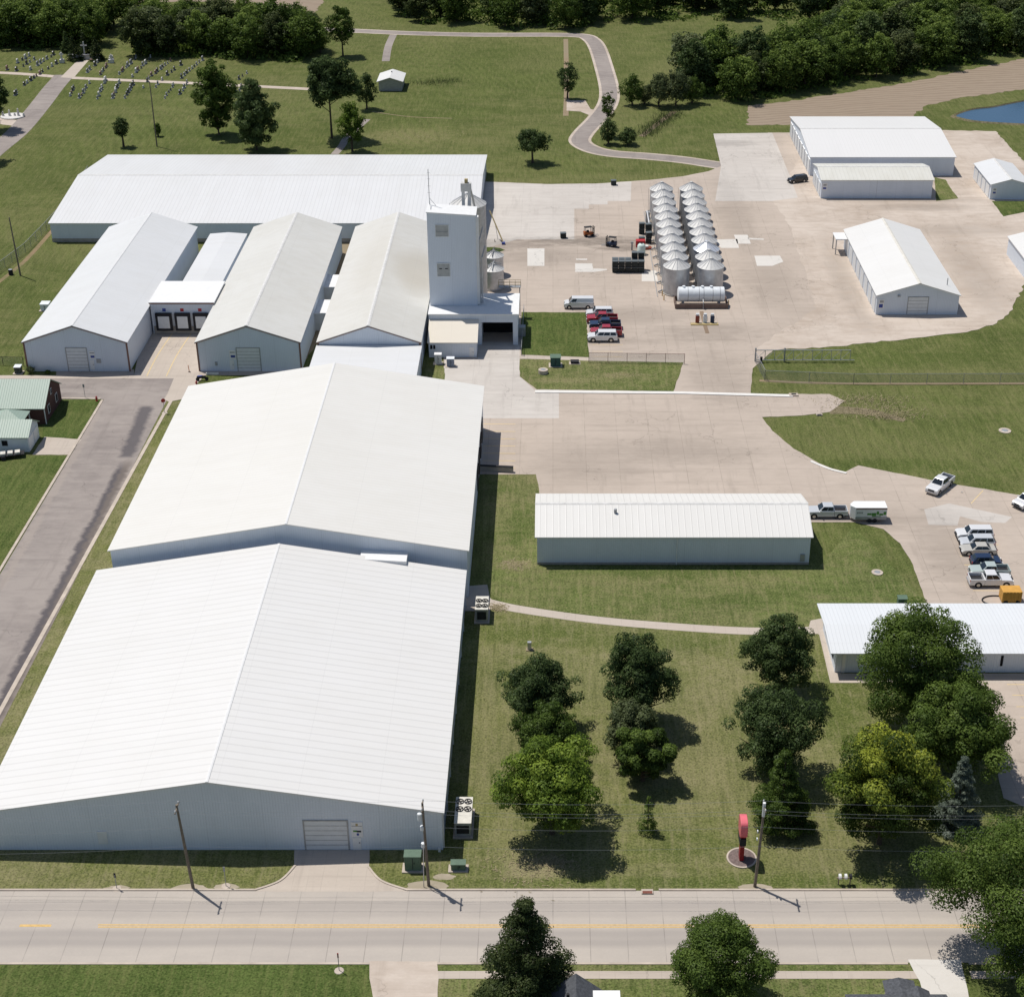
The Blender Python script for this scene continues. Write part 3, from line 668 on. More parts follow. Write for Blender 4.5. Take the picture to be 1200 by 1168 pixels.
# western warehouses
w1 = building('warehouse', 'white gabled warehouse with brown corner trim, westernmost of those facing the side street', -92.7, -74.7, 256., 317.6, 5.75, 8.8, 'y', M['roof_w'], trim=True, cap=M['capw'])
w2 = building('warehouse', 'off-white gabled warehouse with its door right of centre, across the dock apron', -62.4, -44.4, 256., 317.6, 5.75, 8.8, 'y', M['roof_c'], trim=True)
w3 = building('warehouse', 'stained off-white gabled warehouse standing left of the elevator tower', -41.1, -23.3, 256., 317.8, 5.75, 8.8, 'y', M['roof_e'], trim=True)
w4 = building('warehouse', 'long white warehouse running across the rear of the group', -107.5, -16.2, 324.6, 375.4, 4.3, 7.05, 'x', M['roof_back'], base=.8)
overhead(w1, 77, 100.5, 408, 435); overhead(w2, 277, 303.5, 408, 435)
notice(w1, 104, 110.5, 411, 421, [(.1, .9, .7, .8, M['grey']), (.2, .9, .2, .45, M['blue'])]); door(w1, 105, 110, 422, 433)
panelS(w1, 'utility_box', 113, 118, 420.5, 425, M['grey'], .15)
notice(w2, 268.3, 275.5, 410, 421, [(.1, .9, .7, .8, M['grey']), (.2, .9, .2, .45, M['blue'])]); door(w2, 269, 274, 422, 433)
panelS(w2, 'utility_box', 252, 254.5, 424, 428, M['grey'], .15)
for x, Y in ((57.3+.09, 0), ) : pass
# link between the western warehouses and dock house
lk = building('dock_link_building', 'low flat-topped link roof between the two western warehouses', -71.8, -64.1, 284.5, 317.4, 4.3, 4.6, 'y', M['roof_w'], ov=.05, cap=False, cat='building')
dk = empty('dock_house', (-68.6, 278.8, 0), 0, 'white dock house with three black dock shelters between two warehouses', 'loading dock')
dk['cx'], dk['cy'], dk['Y0'] = -68.6, 278.8, 273.4
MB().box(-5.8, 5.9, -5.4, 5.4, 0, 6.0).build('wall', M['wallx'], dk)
MB().box(-6.0, 6.1, -5.6, 5.5, 6.02, 6.25).build('roof', M['white'], dk)
panelS(dk, 'dock_base', 180.5, 260, 382, 392, M['found'], .1)
MB().box(-5.95, 6.05, -5.66, -5.61, 5.9, 6.1).build('fascia', M['trim'], dk)
for x0, x1 in ((182, 201), (204.5, 222.5), (226, 244)):
    o, (a, b, zb, zt) = panelS(dk, 'dock_shelter', x0, x1, 366.5, 386.5, M['dark'], .5)
    MB().box(a+.45+68.6, b-.45+68.6, -5.4-.56, -5.4-.505, zb+.5, zt-.55).build('dock_door', M['door'], o)
for x, mt in ((192, M['blue']), (213, M['red']), (234, M['red'])): panelS(dk, 'dock_number', x-2, x+2, 361.5, 365, mt, .04)
# connectors between the centre and east warehouses
for Y in (291.5, 278.0):
    c = empty('connector', (-42.7, Y, 0), 0, 'small flat white connector between two warehouses, the %s one' % ('farther' if Y > 280 else 'nearer'), 'passage', 'connectors between the warehouses')
    MB().box(-1.75, 1.65, -3.2, 3.2, 0, 3.4).build('wall', M['wally'], c); MB().box(-1.75, 1.65, -3.4, 3.4, 3.42, 3.6).build('roof', M['white'], c)
# low roof joining to the middle warehouse
jn = empty('low_annex', (-32.3, 244.5, 0), 0, 'low pale flat-roofed annex joining the stained warehouse to the big one', 'building')
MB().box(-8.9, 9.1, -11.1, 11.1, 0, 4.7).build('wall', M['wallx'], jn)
MB().hexa([(-9.1, -11.4, 4.72), (9.4, -11.4, 4.72), (9.4, 11.3, 4.95), (-9.1, 11.3, 4.95), (-9.1, -11.4, 4.86), (9.4, -11.4, 4.86), (9.4, 11.3, 5.1), (-9.1, 11.3, 5.1)]).build('roof', M['roof_w'], jn)

# elevator tower, drive-through and annex
dv = empty('scale_house', (-14.3, 272.9, 0), 0, 'flat-roofed white drive-through with a dark vehicle opening at the foot of the tower', 'building')
dv['cx'], dv['cy'], dv['Y0'] = -14.3, 272.9, 267.9
mb = MB(); mb.box(-8.3, 1.3, -5, 5.1, 0, 5.9); mb.box(1.3, 7.9, 1.5, 5.1, 0, 5.9); mb.box(7.0, 7.9, -5, 1.5, 0, 5.9); mb.box(1.3, 7.0, -5, 1.5, 4.45, 5.9)
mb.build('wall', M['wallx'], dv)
MB().box(1.32, 6.98, 1.0, 1.48, 0.05, 4.4).build('vehicle_door', M['black'], dv)
MB().box(-8.4, 8.1, -5.2, 5.3, 5.92, 6.12).build('roof', M['white'], dv)
for x in (6.3,): MB().box(7.92, 9.2, -1.2, .2, 0.1, 1.9).build('cabinet', M['grey'], dv)
tw = empty('grain_elevator_tower', (-18.2, 274.3, 6.14), 0, 'tall windowed white tower with an antenna rising over the annex', 'tower')
tw['cx'], tw['cy'], tw['Y0'] = -18.2, 274.3, 271.9
hx = 4.35
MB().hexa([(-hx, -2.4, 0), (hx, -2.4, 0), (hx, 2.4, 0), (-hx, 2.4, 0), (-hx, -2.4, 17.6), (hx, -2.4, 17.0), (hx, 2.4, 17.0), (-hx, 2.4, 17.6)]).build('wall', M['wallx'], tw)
MB().hexa([(-hx-.12, -2.52, 17.62), (hx+.12, -2.52, 17.02), (hx+.12, 2.52, 17.02), (-hx-.12, 2.52, 17.62), (-hx-.12, -2.52, 17.8), (hx+.12, -2.52, 17.2), (hx+.12, 2.52, 17.2), (-hx-.12, 2.52, 17.8)]).build('roof', M['white'], tw)
M['wing'] = plain('weathered_grey_panel', (.40, .41, .40), .7)
def twin(x0, x1, yt, yb):
    X0, Zt = onS(x0, yt, 271.9); X1, Zb = onS(x1, yb, 271.9)
    a, b, c, d = X0+18.2, X1+18.2, Zb-6.14, Zt-6.14
    fr = MB(); fr.box(a-.12, a, -2.5, -2.38, c, d); fr.box(b, b+.12, -2.5, -2.38, c, d); fr.box(a-.12, b+.12, -2.5, -2.38, d, d+.12); fr.box(a-.12, b+.12, -2.5, -2.38, c-.12, c)
    wn = MB().box(a+.001, b-.001, -2.44, -2.402, c+.001, d-.001).build('louvre_window', M['wing'], tw)
    fr.build('window_frame', M['door'], wn)
    mb = MB()
    mb.box(a+.35, a+.85, -2.5, -2.445, (c+d)/2+.15, (c+d)/2+.3); mb.box(b-.85, b-.35, -2.5, -2.445, (c+d)/2+.15, (c+d)/2+.3)
    if yt > 300: mb.build('vent_slot', M['dark'], wn)
    else: MB().box(a+.03, b-.03, -2.5, -2.445, c+.1, c+.9).build('lower_sash', M['wing'], wn)
twin(510.3, 525.5, 264, 277); twin(512.3, 527.3, 309, 323.5)
mb = MB(); mb.tube([(-4.1, 1.9, 17.6), (-4.15, 1.9, 24.3)], .06, 6); mb.tube([(-4.1, 1.9, 19), (-2.6, 1.2, 17.4)], .04, 5); mb.tube([(-4.1, 1.9, 19), (-3.6, -1.6, 17.5)], .04, 5)
for z in (20, 21.2, 22.5, 23.6): mb.tube([(-4.4, 1.9, z), (-3.8, 1.9, z)], .03, 4)
mb.build('antenna', M['grey'], tw)
MB().box(hx, hx+.5, -2.2, -1.2, .2, 16.8).build('service_chase', M['white'], tw)
an = empty('annex', (-18.0, 264.9, 0), 0, 'low lean-to annex with tan roof in front of the tower', 'building')
an['cx'], an['cy'], an['Y0'] = -18.0, 264.9, 262.2
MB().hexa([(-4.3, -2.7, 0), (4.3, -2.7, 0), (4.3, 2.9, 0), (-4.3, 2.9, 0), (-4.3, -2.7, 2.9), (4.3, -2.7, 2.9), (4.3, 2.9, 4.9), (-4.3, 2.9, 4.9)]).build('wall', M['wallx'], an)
MB().hexa([(-4.5, -3.0, 2.82), (4.5, -3.0, 2.82), (4.5, 2.95, 4.94), (-4.5, 2.95, 4.94), (-4.5, -3.0, 2.98), (4.5, -3.0, 2.98), (4.5, 2.95, 5.1), (-4.5, 2.95, 5.1)]).build('roof', M['annex'], an)
for a, b in ((504.0, 506.6), (507.6, 510)): panelS(an, 'window', a, b, 404.5, 409, M['black'], .05)
door(an, 550, 555.5, 407, 419)

# eastern warehouses
e1 = building('warehouse', 'wide white warehouse with roll-up doors along its west end near the ploughed field', 62.0, 96.6, 372.5, 409.0, 4.7, 6.6, 'x', M['roof_rx'])
for k in range(8):
    y = -15.8 + k*4.4
    o = MB().box(-17.42, -17.25, y-1.5, y+1.5, .1, 3.6).build('roll_up_door', M['door'], e1)
    mb = MB(); mb.box(-17.5, -17.3, y-1.65, y-1.5, 0, 3.7); mb.box(-17.5, -17.3, y+1.5, y+1.65, 0, 3.7); mb.box(-17.5, -17.3, y-1.65, y+1.65, 3.6, 3.75); mb.build('door_frame', M['white'], o)
e2 = building('shed', 'low shed with beige ribbed roof in front of the wide white warehouse', 62.0, 87.6, 354.8, 367.5, 4.5, 5.7, 'x', M['roof_beige'], cat='shed')
for y in (-3.5, .2, 3.6): MB().box(-12.92, -12.78, y-1.4, y+1.4, .1, 3.3).build('sliding_door', M['door'], e2)
notice(e2, 964, 970, 214.5, 223, [(.2, .8, .6, .85, M['grey']), (.15, .8, .15, .4, M['blue'])])
MB().box(-.02, .02, -6.37, -6.35, .2, 4.4).build('wall_seam', M['grey'], e2)
e3 = building('warehouse', 'white gabled warehouse with yellow ridge alone on the gravel yard', 61.8, 77.4, 282.7, 320.8, 4.1, 6.5, 'y', M['roof_r'], cap=M['cream'])
overhead(e3, 1065, 1088, 348.5, 368)
for k in range(8):
    y = -16.5 + k*4.4
    MB().box(-7.9, -7.78, y-1.4, y+1.4, .1, 3.2).build('roll_up_door', M['door'], e3)
notice(e3, 1030, 1036.5, 351, 361.5, [(.2, .9, .65, .9, M['grey']), (.1, .8, .1, .5, M['blue'])])
panelS(e3, 'gable_lamp', 1052, 1055, 346, 347.5, M['grey'], .3)
mb = MB(); mb.box(-10.4, -7.9, 14.5, 18.8, 3.3, 3.5); mb.build('lean_to_roof', M['white'], e3)
for x, y in ((-10.2, 14.8), (-10.2, 18.5)): MB().box(x-.1, x+.1, y-.1, y+.1, 0, 3.3).build('post', M['grey'], e3)
MB().tube([(6.2, -15.2, 4.2), (6.2, -15.2, 6)], .09, 6).build('vent_pipe', M['grey'], e3)
e4 = building('shed', 'small grey-white gabled shed with doors on its long west side', 101.0, 109.8, 354.0, 370.4, 3.7, 4.9, 'y', M['roof_w'], cat='shed')
for y in (-5.5, -1.8, 1.9, 5.6): MB().box(-4.52, -4.38, y-1.4, y+1.4, .1, 3.0).build('sliding_door', M['white'], e4)
notice(e4, 1163.5, 1168.5, 220, 228, [(.2, .8, .6, .85, M['grey']), (.15, .8, .15, .4, M['blue'])])
X_, Y_, _ = at(1182.5, 277, 4.0); Yf = at(1199, 300, 4.0)[1]
e5 = building('warehouse', 'white building cut off by the right edge above the gravel bend', X_, X_+15, Yf-3, Y_, 4.0, 6.0, 'y', M['roof_r'])
# shed in the middle lot and the office
sh = building('storage_building', 'long narrow white building with a ribbed roof standing between lawn and yard', -2.2, 35.7, 189.5, 201.7, 4.6, 6.45, 'x', M['roof_shed'], cat='building')
MB().box(-18.95, 18.95, -6.16, -6.12, 0, .35).build('skirting', M['found'], sh)
MB().lathe([(0, .55), (.22, .5), (.22, 0)], -8.0, -1.9, 8).build('roof_vent', M['grey'], sh).location.z = 6.0
panelS(sh, 'utility_box', 938, 943, 649, 657, M['grey'], .2)
MB().box(.4, .5, -6.2, -6.13, 0, 4.5).build('downspout', M['white'], sh)
of = building('office_building', 'low wide office building with a pale metal roof behind the big trees', 35.2, 74., 163.2, 173.0, 3.5, 3.95, 'x', M['roof_off'], ov=.9, cat='office', cap=False)
for x in (1175,): panelS(of, 'window', x-1.5, x+1.5, 768, 780, M['black'], .05)
for y in (-2.6, 2.4): MB().box(-19.46, -19.38, y-.6, y+.6, .9, 2.2).build('window', M['black'], of)
MB().box(-18.6, -18.2, -5.0, -4.92, .0, 3.3).build('downspout', M['white'], of)

# brick house, garage and canopy on the left
M['brick'] = plain('brown_brick', (.10, .05, .042), .9, var=.3, scale=12)
M['groof'] = roof_mat('green_metal_roof', (.32, .41, .345), 'x', .4, .12, .06, .2)
M['bwall'] = wall_mat('blue_white_siding', (.62, .68, .73), 'y', .2)
def house():
    z = 3.1
    xr = at(52, 478, z)[0]; ys = at(52, 478, z)[1]
    wd = 9.6
    b = building('brick_house', 'brown brick house with a pale green metal roof on the street corner', xr-22, xr-.3, ys+.3, ys+.3+wd, 3.1, 6.0, 'x', M['groof'], cat='house', wall=M['brick'], cap=False)
    hx_ = 10.85
    for y in (-2.2, 2.2):
        o = MB().box(hx_, hx_+.06, y-.55, y+.55, .9, 2.4).build('window', M['white'], b)
        MB().box(hx_+.061, hx_+.08, y-.42, y+.42, 1.0, 2.3).build('pane', M['black'], o)
    o = MB().box(hx_, hx_+.06, -.4, .4, 3.3, 4.3).build('window', M['white'], b); MB().box(hx_+.061, hx_+.08, -.3, .3, 3.4, 4.2).build('pane', M['black'], o)
    mb = MB()
    MB().box(hx_+.02, hx_+.14, -4.8, -4.65, 0, 3.1).build('downspout', M['white'], b)
    z = 2.8
    xr, ys = at(33, 512, z)[:2]
    g = building('garage', 'blue-white garage with green roof and two white doors', xr-13, xr-.3, ys+.3, ys+5.9, 2.8, 4.4, 'x', M['groof'], cat='garage', wall=M['bwall'], cap=False)
    for y in (-1.35, 1.35): MB().box(6.35, 6.42, y-1.1, y+1.1, .05, 2.2).build('garage_door', M['white'], g)
    o = MB().box(-.0, .9, -2.86, -2.8, 1.1, 2.0).build('window', M['black'], g); o.location.x = 2.2
    c = empty('gazebo', (*at(12, 486, 3.0)[:2], 0), 0, 'small green hipped canopy roof between brick house and garage', 'gazebo')
    mb = MB()
    w_ = 2.6
    pts = [(-w_-1, -w_*.8, 2.7), (w_, -w_*.8, 2.7), (w_, w_*.8, 2.7), (-w_-1, w_*.8, 2.7)]
    for i in range(4): mb.poly([pts[i], pts[(i+1) % 4], (-.3, 0, 4.0)])
    mb.poly(pts[::-1]); mb.build('roof', M['groof'], c)
    for x, y in ((-w_-.8, -1.8), (w_-.2, -1.8), (w_-.2, 1.8), (-w_-.8, 1.8)): MB().box(x-.08, x+.08, y-.08, y+.08, 0, 2.7).build('post', M['white'], c)
house()
# small building at the cemetery edge
X0, Y0, _ = at(444, 107); X1 = at(471, 107)[0]
hb = building('shed', 'small grey cemetery shed with a bright white gable roof', X0, X1, Y0, Y0+9.5, ht(457, 107, 95), ht(457, 107, 92)+.3, 'y', M['roof_r'], ov=.5, cat='shed', wall=M['grey'], cap=False)
MB().lathe([(0, .4), (.2, .35), (.2, 0)], 0, 1.5, 8).build('roof_vent', M['grey'], hb).location.z = 3.9
# houses at the bottom edge
M['shingle'] = plain('grey_shingle', (.085, .09, .10), .9, var=.3, scale=4); M['siding'] = plain('tan_siding', (.5, .46, .4), .8)
def hip(name, label, cx, cy, hx_, hy_, he, hr, rl, parts=()):
    r = empty(name, (cx, cy, 0), 0, label, 'house')
    MB().box(-hx_, hx_, -hy_, hy_, 0, he).build('wall', M['siding'], r)
    mb = MB(); o = .4; c = [(-hx_-o, -hy_-o, he), (hx_+o, -hy_-o, he), (hx_+o, hy_+o, he), (-hx_-o, hy_+o, he)]
    a, b = (-rl, 0, hr), (rl, 0, hr)
    mb.poly([c[0], c[1], b, a]); mb.poly([c[1], c[2], b]); mb.poly([c[2], c[3], a, b]); mb.poly([c[3], c[0], a]); mb.poly(c[::-1])
    mb.build('roof', M['shingle'], r); return r
X, Y, _ = at(675, 1140, 6.6)
h1 = empty('house', (X, Y-5, 0), 0, 'grey shingle house roof with a pointed north end at the bottom edge, beside the conifer', 'house')
MB().prism([(-3.7, 0), (3.7, 0), (3.7, 3), (0, 6.2), (-3.7, 3)], -4.6, 4.6, 'y').build('wall', M['siding'], h1)
mb = MB()
for s_ in (-1, 1):
    lo = [(0, -5, 6.4), (s_*4.3, -5, 2.75), (s_*4.3, 5, 2.75), (0, 5, 6.4)]; lo = lo if s_ > 0 else lo[::-1]
    mb.hexa(lo + [(p[0], p[1], p[2]+.2) for p in lo])
mb.build('roof', M['shingle'], h1)
MB().prism([(-1.5, 3.4), (5.0, 3.4), (1.7, 5.0)], 1.5, 9.5, 'x').build('side_roof', M['shingle'], h1); MB().box(3.6, 9.2, -1.2, 4.7, 0, 3.38).build('side_wall', M['siding'], h1)
MB().box(1.1, 4.0, -1.2, 4.2, 4.2, 5.3).build('white_porch_roof', M['white'], h1)
MB().tube([(-.75, 2.6, 5.6), (-.75, 2.6, 6.5)], .14, 8).build('vent_pipe', M['dark'], h1); MB().tube([(.5, .9, 5.9), (.5, .9, 6.7)], .1, 8).build('vent_pipe', M['white'], h1)
X0, Y0, _ = at(990, 1163.5, 3.1); X1 = at(1109, 1163.5, 3.1)[0]; Xa, Ya, _ = at(1034, 1147, 3.1); Xb = at(1071, 1147, 3.1)[0]
h2 = empty('house', ((X0+X1)/2, Y0-4.4, 0), 0, 'dark grey shingle house roof beside the pale driveway at the bottom edge', 'house')
cx_ = (X0+X1)/2; cy_ = Y0-4.4; hw = (X1-X0)/2
MB().box(-hw+.4, hw-.4, -4, 4, 0, 3).build('wall', M['siding'], h2); MB().box(Xa-cx_+.3, Xb-cx_-.3, 3.9, Ya-cy_-.3, 0, 3).build('wing_wall', M['siding'], h2)
MB().prism([(-4.4, 3.0), (4.4, 3.0), (0, 4.9)], -hw, hw, 'x').build('roof', M['shingle'], h2)
xm = (Xa+Xb)/2-cx_
MB().prism([(Xa-cx_, 2.95), (Xb-cx_, 2.95), (xm, 3.35)], 2.2, Ya-cy_, 'y').build('wing_roof', M['shingle'], h2)
MB().prism([(xm+.2, 3.1), (xm+2.6, 3.1), (xm+1.4, 3.8)], 1.0, 4.7, 'y').build('dormer_roof', M['shingle'], h2)

# ------------------------------------------------------------------ bins and tanks
M['galv'] = plain('galvanised_steel', (.50, .51, .53), .42, .55, var=.14, scale=1.2); M['galvroof'] = plain('galvanised_roof', (.56, .555, .54), .6, .15, var=.08, scale=2)
M['shiny'] = plain('bright_roof_steel', (.9, .91, .93), .3, .6, var=.03)
M['tankw'] = plain('tank_paint', (.74, .77, .79), .5, var=.06)
def bin_body(r, he, ha, n=48):
    root = empty('grain_bin', (0, 0, 0))
    mb = MB(); prof = [(r, 0)]
    k = int(he/.4)
    for i in range(k): z = he*(i+.5)/k; prof += [(r+.035, z), (r, he*(i+1)/k)]
    mb.lathe(prof, 0, 0, n); mb.build('wall', M['galv'], root, smooth=True)
    mb = MB(); mb.lathe([(r+.16, he-.06), (r+.16, he), (.35, ha), (.35, ha+.25), (.0, ha+.35)], 0, 0, n); mb.build('roof', M['galvroof'], root)
    mb = MB()
    for j in range(16):
        t = 2*math.pi*j/16; mb.tube([((r+.1)*math.cos(t), (r+.1)*math.sin(t), he+.06), (.4*math.cos(t), .4*math.sin(t), ha+.06)], .035, 4)
    mb.build('roof_rib', M['galv'], root)
    mb = MB(); mb.box(-r-.35, -r-.3, -.25, -.2, .6, he); mb.box(-r-.35, -r-.3, .2, .25, .6, he)
    for j in range(14): mb.box(-r-.35, -r-.3, -.2, .2, .7+j*.35, .74+j*.35)
    mb.build('ladder', M['grey'], root)
    MB().lathe([(r+.25, 0), (r+.25, .25), (0, .25)], 0, 0, n).build('pad', M['found'], root)
    return root
proto = bin_body(2.52, 5.6, 6.95)
rows = [(24.35, 'west'), (31.0, 'east')]
for ri, (bx_, nm) in enumerate(rows):
    for i in range(11):
        o = proto if (ri == 0 and i == 0) else copy_tree(proto)
        o.location = (bx_, 294.6 + i*4.98, 0); o.rotation_euler.z = rnd.uniform(-.1, .1)
        tag(o, 'galvanised grain bin with conical roof, %s in the %s row' % (['nearest', 'second nearest', 'third nearest', 'fourth nearest', 'fifth nearest', 'sixth, the middle one', 'fifth farthest', 'fourth farthest', 'third farthest', 'second farthest', 'farthest'][i], nm), 'grain bin', 'grain bins in two rows on the yard')
        if ri == 1 and i == 2:
            rf = [c for c in o.children if c.name.startswith('roof') and 'rib' not in c.name][0]
            rf.data = rf.data.copy(); rf.data.materials[0] = M['shiny']; rf['label'] = 'bright mirror-like cone roof'
            o['label'] = 'grain bin with a dazzling bright cone roof, third in the east row'
big = bin_body(3.2, 21.7, 23.5); big.location = (-15.7, 283.8, 0); tag(big, 'very tall galvanised bin standing right behind the white tower', 'grain bin')
sm = [(at(579, 333)[0], 297.0, 3.0), (at(578.5, 322)[0], 304.8, 3.0)]
sp_ = None
for i, (x, y, he) in enumerate(sm):
    if i == 0: o = sp_ = bin_body(2.0, 4.1, 4.9)
    else: o = copy_tree(sp_)
    o.location = (x, y-9.5 if 0 else y, 0); tag(o, 'small squat grain bin with pipes on top, the %s of the two beside the tower' % ('nearer' if i == 0 else 'farther'), 'grain bin', 'small bins beside the tower')
    for a, b in (((-1.6, -.8, 4.6), (1.6, .6, 4.9)), ((-.2, -1.8, 4.5), (.2, 1.6, 5.2))): MB().tube([a, (0, 0, 5.4), b], .09, 6).build('roof_pipe', M['grey'], o)
# bucket elevator leg over the tower
lg = empty('bucket_elevator', (-15.8, 279.3, 0), 0, 'twin-tube grain elevator leg sticking up above the tower roof', 'grain elevator')
for x in (-.55, .55): MB().box(x-.28, x+.28, -.35, .35, 0, 25.5).build('leg', M['galv'], lg)
MB().box(-.95, .95, -.55, .55, 25.5, 27.0).build('head', M['galvroof'], lg); MB().box(-.25, .35, -.3, .3, 27.0, 27.7).build('motor', M['gold'], lg)
MB().tube([(.8, .3, 25.8), (1.6, 2.6, 20.6)], .16, 8).build('spout', M['galvroof'], lg)
MB().tube([(.8, .5, 25.4), (3.2, 10, 7.0)], .14, 8).build('spout', M['galvroof'], lg)
# catwalk
cw = empty('catwalk', (-10.3, 281.6, 0), 0, 'steel service platform with railing at the drive-through corner', 'platform')
mb = MB(); mb.box(0, 4.2, 0, 1.1, 5.9, 6.0); mb.build('deck', M['grey'], cw)
mb = MB()
for x in np.linspace(0, 4.2, 5): mb.box(x-.03, x+.03, 0, .06, 6, 7.1); mb.box(x-.03, x+.03, 1.04, 1.1, 6, 7.1)
for z in (6.5, 7.1): mb.box(0, 4.2, 0, .05, z-.03, z+.03); mb.box(0, 4.2, 1.05, 1.1, z-.03, z+.03)
mb.build('railing', M['gold'], cw)
for x in (4.0,): MB().box(x-.08, x+.08, .4, .56, 0, 5.9).build('post', M['grey'], cw)
# portable auger
A_, B_ = at(590, 286.5), at(573.5, 269.5, 0)
au = empty('portable_auger', A_, 0, 'thin yellow portable auger leaning over the yard beside the tower', 'auger')
d_ = (-3.0, 4.6, 6.0)
MB().tube([(0, 0, .3), d_], .14, 8).build('tube', M['gold'], au)
MB().tube([(-1.2, 1.8, .3), (-1.8, 2.8, 3.7)], .05, 5).build('strut', M['grey'], au); MB().box(-.35, .35, -.35, .35, 0, .5).build('hopper', M['blue'], au)
for s in (-1, 1): MB().tube([(-1.2+s*.7, 1.8, .3), (-1.2+s*.78, 1.8, .3)], .3, 12).build('wheel', M['dark'], au)
# fuel tank in containment
tk = empty('fuel_tank', (*at(822, 362)[:2], 0), 0, 'long white horizontal fuel tank in a low brown containment wall', 'tank')
Lx = 5.1
mb = MB()
mb.box(-Lx, Lx, -.15, 0, 0, 1.0); mb.box(-Lx, Lx, 4.2, 4.35, 0, 1.0); mb.box(-Lx, -Lx+.15, 0, 4.2, 0, 1.0); mb.box(Lx-.15, Lx, 0, 4.2, 0, 1.0)
mb.build('containment_wall', plain('brown_containment', (.17, .12, .10), .8), tk)
pr = []
for a, xx in ((0, -4.5), (1, -4.45), (1, 4.45), (0, 4.5)): pass
mb = MB(); mb.tube([(-4.55, 2.1, 2.2), (-4.4, 2.1, 2.2), (0, 2.1, 2.2), (4.4, 2.1, 2.2), (4.55, 2.1, 2.2)], [1.1, 1.45, 1.45, 1.45, 1.1], 28); mb.build('tank', M['tankw'], tk, smooth=True)
for x in (-2.6, -.45, .45, 2.2, 3.6): MB().tube([(x-.05, 2.1, 2.2), (x+.05, 2.1, 2.2)], 1.475, 28).build('band', M['grey'], tk)
for x in (-3.4, -1.6, .2, 1.9): MB().lathe([(.0, .3), (.3, .3), (.3, 0)], x, 2.1, 12).build('hatch', M['tankw'], tk).location.z = 3.6
for x in (-3.5, 3.5): MB().box(x-.2, x+.2, 1.0, 3.2, .0, 1.2).build('saddle', M['grey'], tk)
MB().tube([(.3, 1.0, 2.0), (.3, -.3, 1.4), (.3, -.3, 0)], .1, 8).build('fill_pipe', M['grey'], tk)
# trench between tank and pumps
mb = MB(); a = at(822, 366); b = at(829, 391)
ribbon('drain_trench', [(822, 365), (825, 378), (829, 391)], .75, M['soil'], .055, n=1)
M['pumpred'] = plain('rust_red_enamel', (.25, .06, .04), .5); M['pumpblue'] = plain('dark_blue_enamel', (.03, .05, .1), .5)
for (px_, mt, lb) in ((817, M['pumpred'], 'rust red'), (826, M['tankw'], 'white'), (834.5, M['pumpblue'], 'dark blue')):
    p = empty('fuel_pump', (*at(px_, 379)[:2], 0), 0, '%s fuel pump on the island below the white tank' % lb, 'fuel pump', 'fuel pumps by the tank')
    MB().box(-.35, .35, -.25, .25, .1, 1.6).build('housing', mt, p, bevel=.04); MB().box(-.3, .3, -.2, .2, 1.6, 2.0).build('dial_head', M['tankw'], p, bevel=.04)
    MB().tube([(.38, 0, 1.4), (.5, -.2, .8), (.4, -.1, .5)], .03, 6).build('hose', M['dark'], p); MB().box(-.5, .5, -.4, .4, 0, .1).build('base', M['found'], p)
mb = MB()
for x in (-5.2, 2.5): mb.tube([(x, 0, 0), (x, 0, 1)], .09, 8)
isl = MB().box(-2.6, 2.6, -.5, .5, 0, .16).build('pump_island', M['gold']); isl.location = (*at(825.5, 380.5)[:2], .041); tag(isl, 'yellow-edged low kerb island carrying the fuel pumps', 'kerb island')
for px_, py_ in ((776, 347), (778, 352), (853.5, 358)):
    b_ = MB().lathe([(.1, 0), (.1, 1.0), (.05, 1.08), (0, 1.1)], 0, 0, 10).build('bollard', M['yellow']); b_.location = (*at(px_, py_)[:2], .04)
    tag(b_, 'yellow steel bollard %s' % {776: 'at the front corner of the west bin row', 778: 'a step in front of the west bin row', 853.5: 'beside the east end of the fuel tank'}[px_], 'bollard', 'bollards around the tank')
au2 = empty('grain_auger', (*at(762, 272)[:2], 0), 0, 'grey conveyor tube standing left of the grain bins', 'auger')
MB().tube([(0, -2, .5), (-.4, 6.5, 2.6)], .2, 8).build('tube', M['galv'], au2); MB().box(-.7, .2, 6.1, 7.1, 0, 2.4).build('stand', M['grey'], au2)
# unload pipe along west row
up = MB()
for i in range(11): up.tube([(24.35-2.7, 294.6+i*4.98, .5), (24.35-3.5, 294.6+i*4.98-.4, .3)], .16, 6)
up.box(20.5, 20.62, 292, 345, .05, .14)
o = up.build('unload_pipes', M['grey']); tag(o, 'low run of unloading pipes along the west side of the grain bins', 'pipe')

# totes and yard gear
M['tote'] = plain('dark_tote_plastic', (.022, .028, .028), .6, var=.2); M['lid'] = plain('grey_lid', (.12, .14, .15), .6)
def tote():
    r = empty('bulk_tote', (0, 0, 0))
    MB().box(-.6, .6, -.52, .52, .14, 1.15).build('bin', M['tote'], r, bevel=.04); MB().box(-.63, .63, -.55, .55, 1.15, 1.24).build('lid', M['lid'], r)
    mb = MB(); [mb.box(x-.08, x+.08, -.5, .5, 0, .13) for x in (-.5, 0, .5)]; mb.build('pallet', M['dark'], r); return r
tp = None
def place_tote(x, y, z, rz, label):
    global tp
    if tp is None: tp = tote(); o = tp
    else: o = copy_tree(tp)
    o.location = (x, y, z); o.rotation_euler.z = rz; tag(o, label, 'tote', 'dark bulk totes on the yard'); return o
bx0, by0, _ = at(716+5, 320)
nth = ['first', 'second', 'third', 'fourth', 'fifth']
for lv in range(2):
    for i in range(5):
        place_tote(bx0 + i*1.33, by0+.5, lv*1.26, rnd.uniform(-.04, .04), '%s tote from the left in the front row, %s of its stack' % (nth[i], 'top' if lv else 'bottom'))
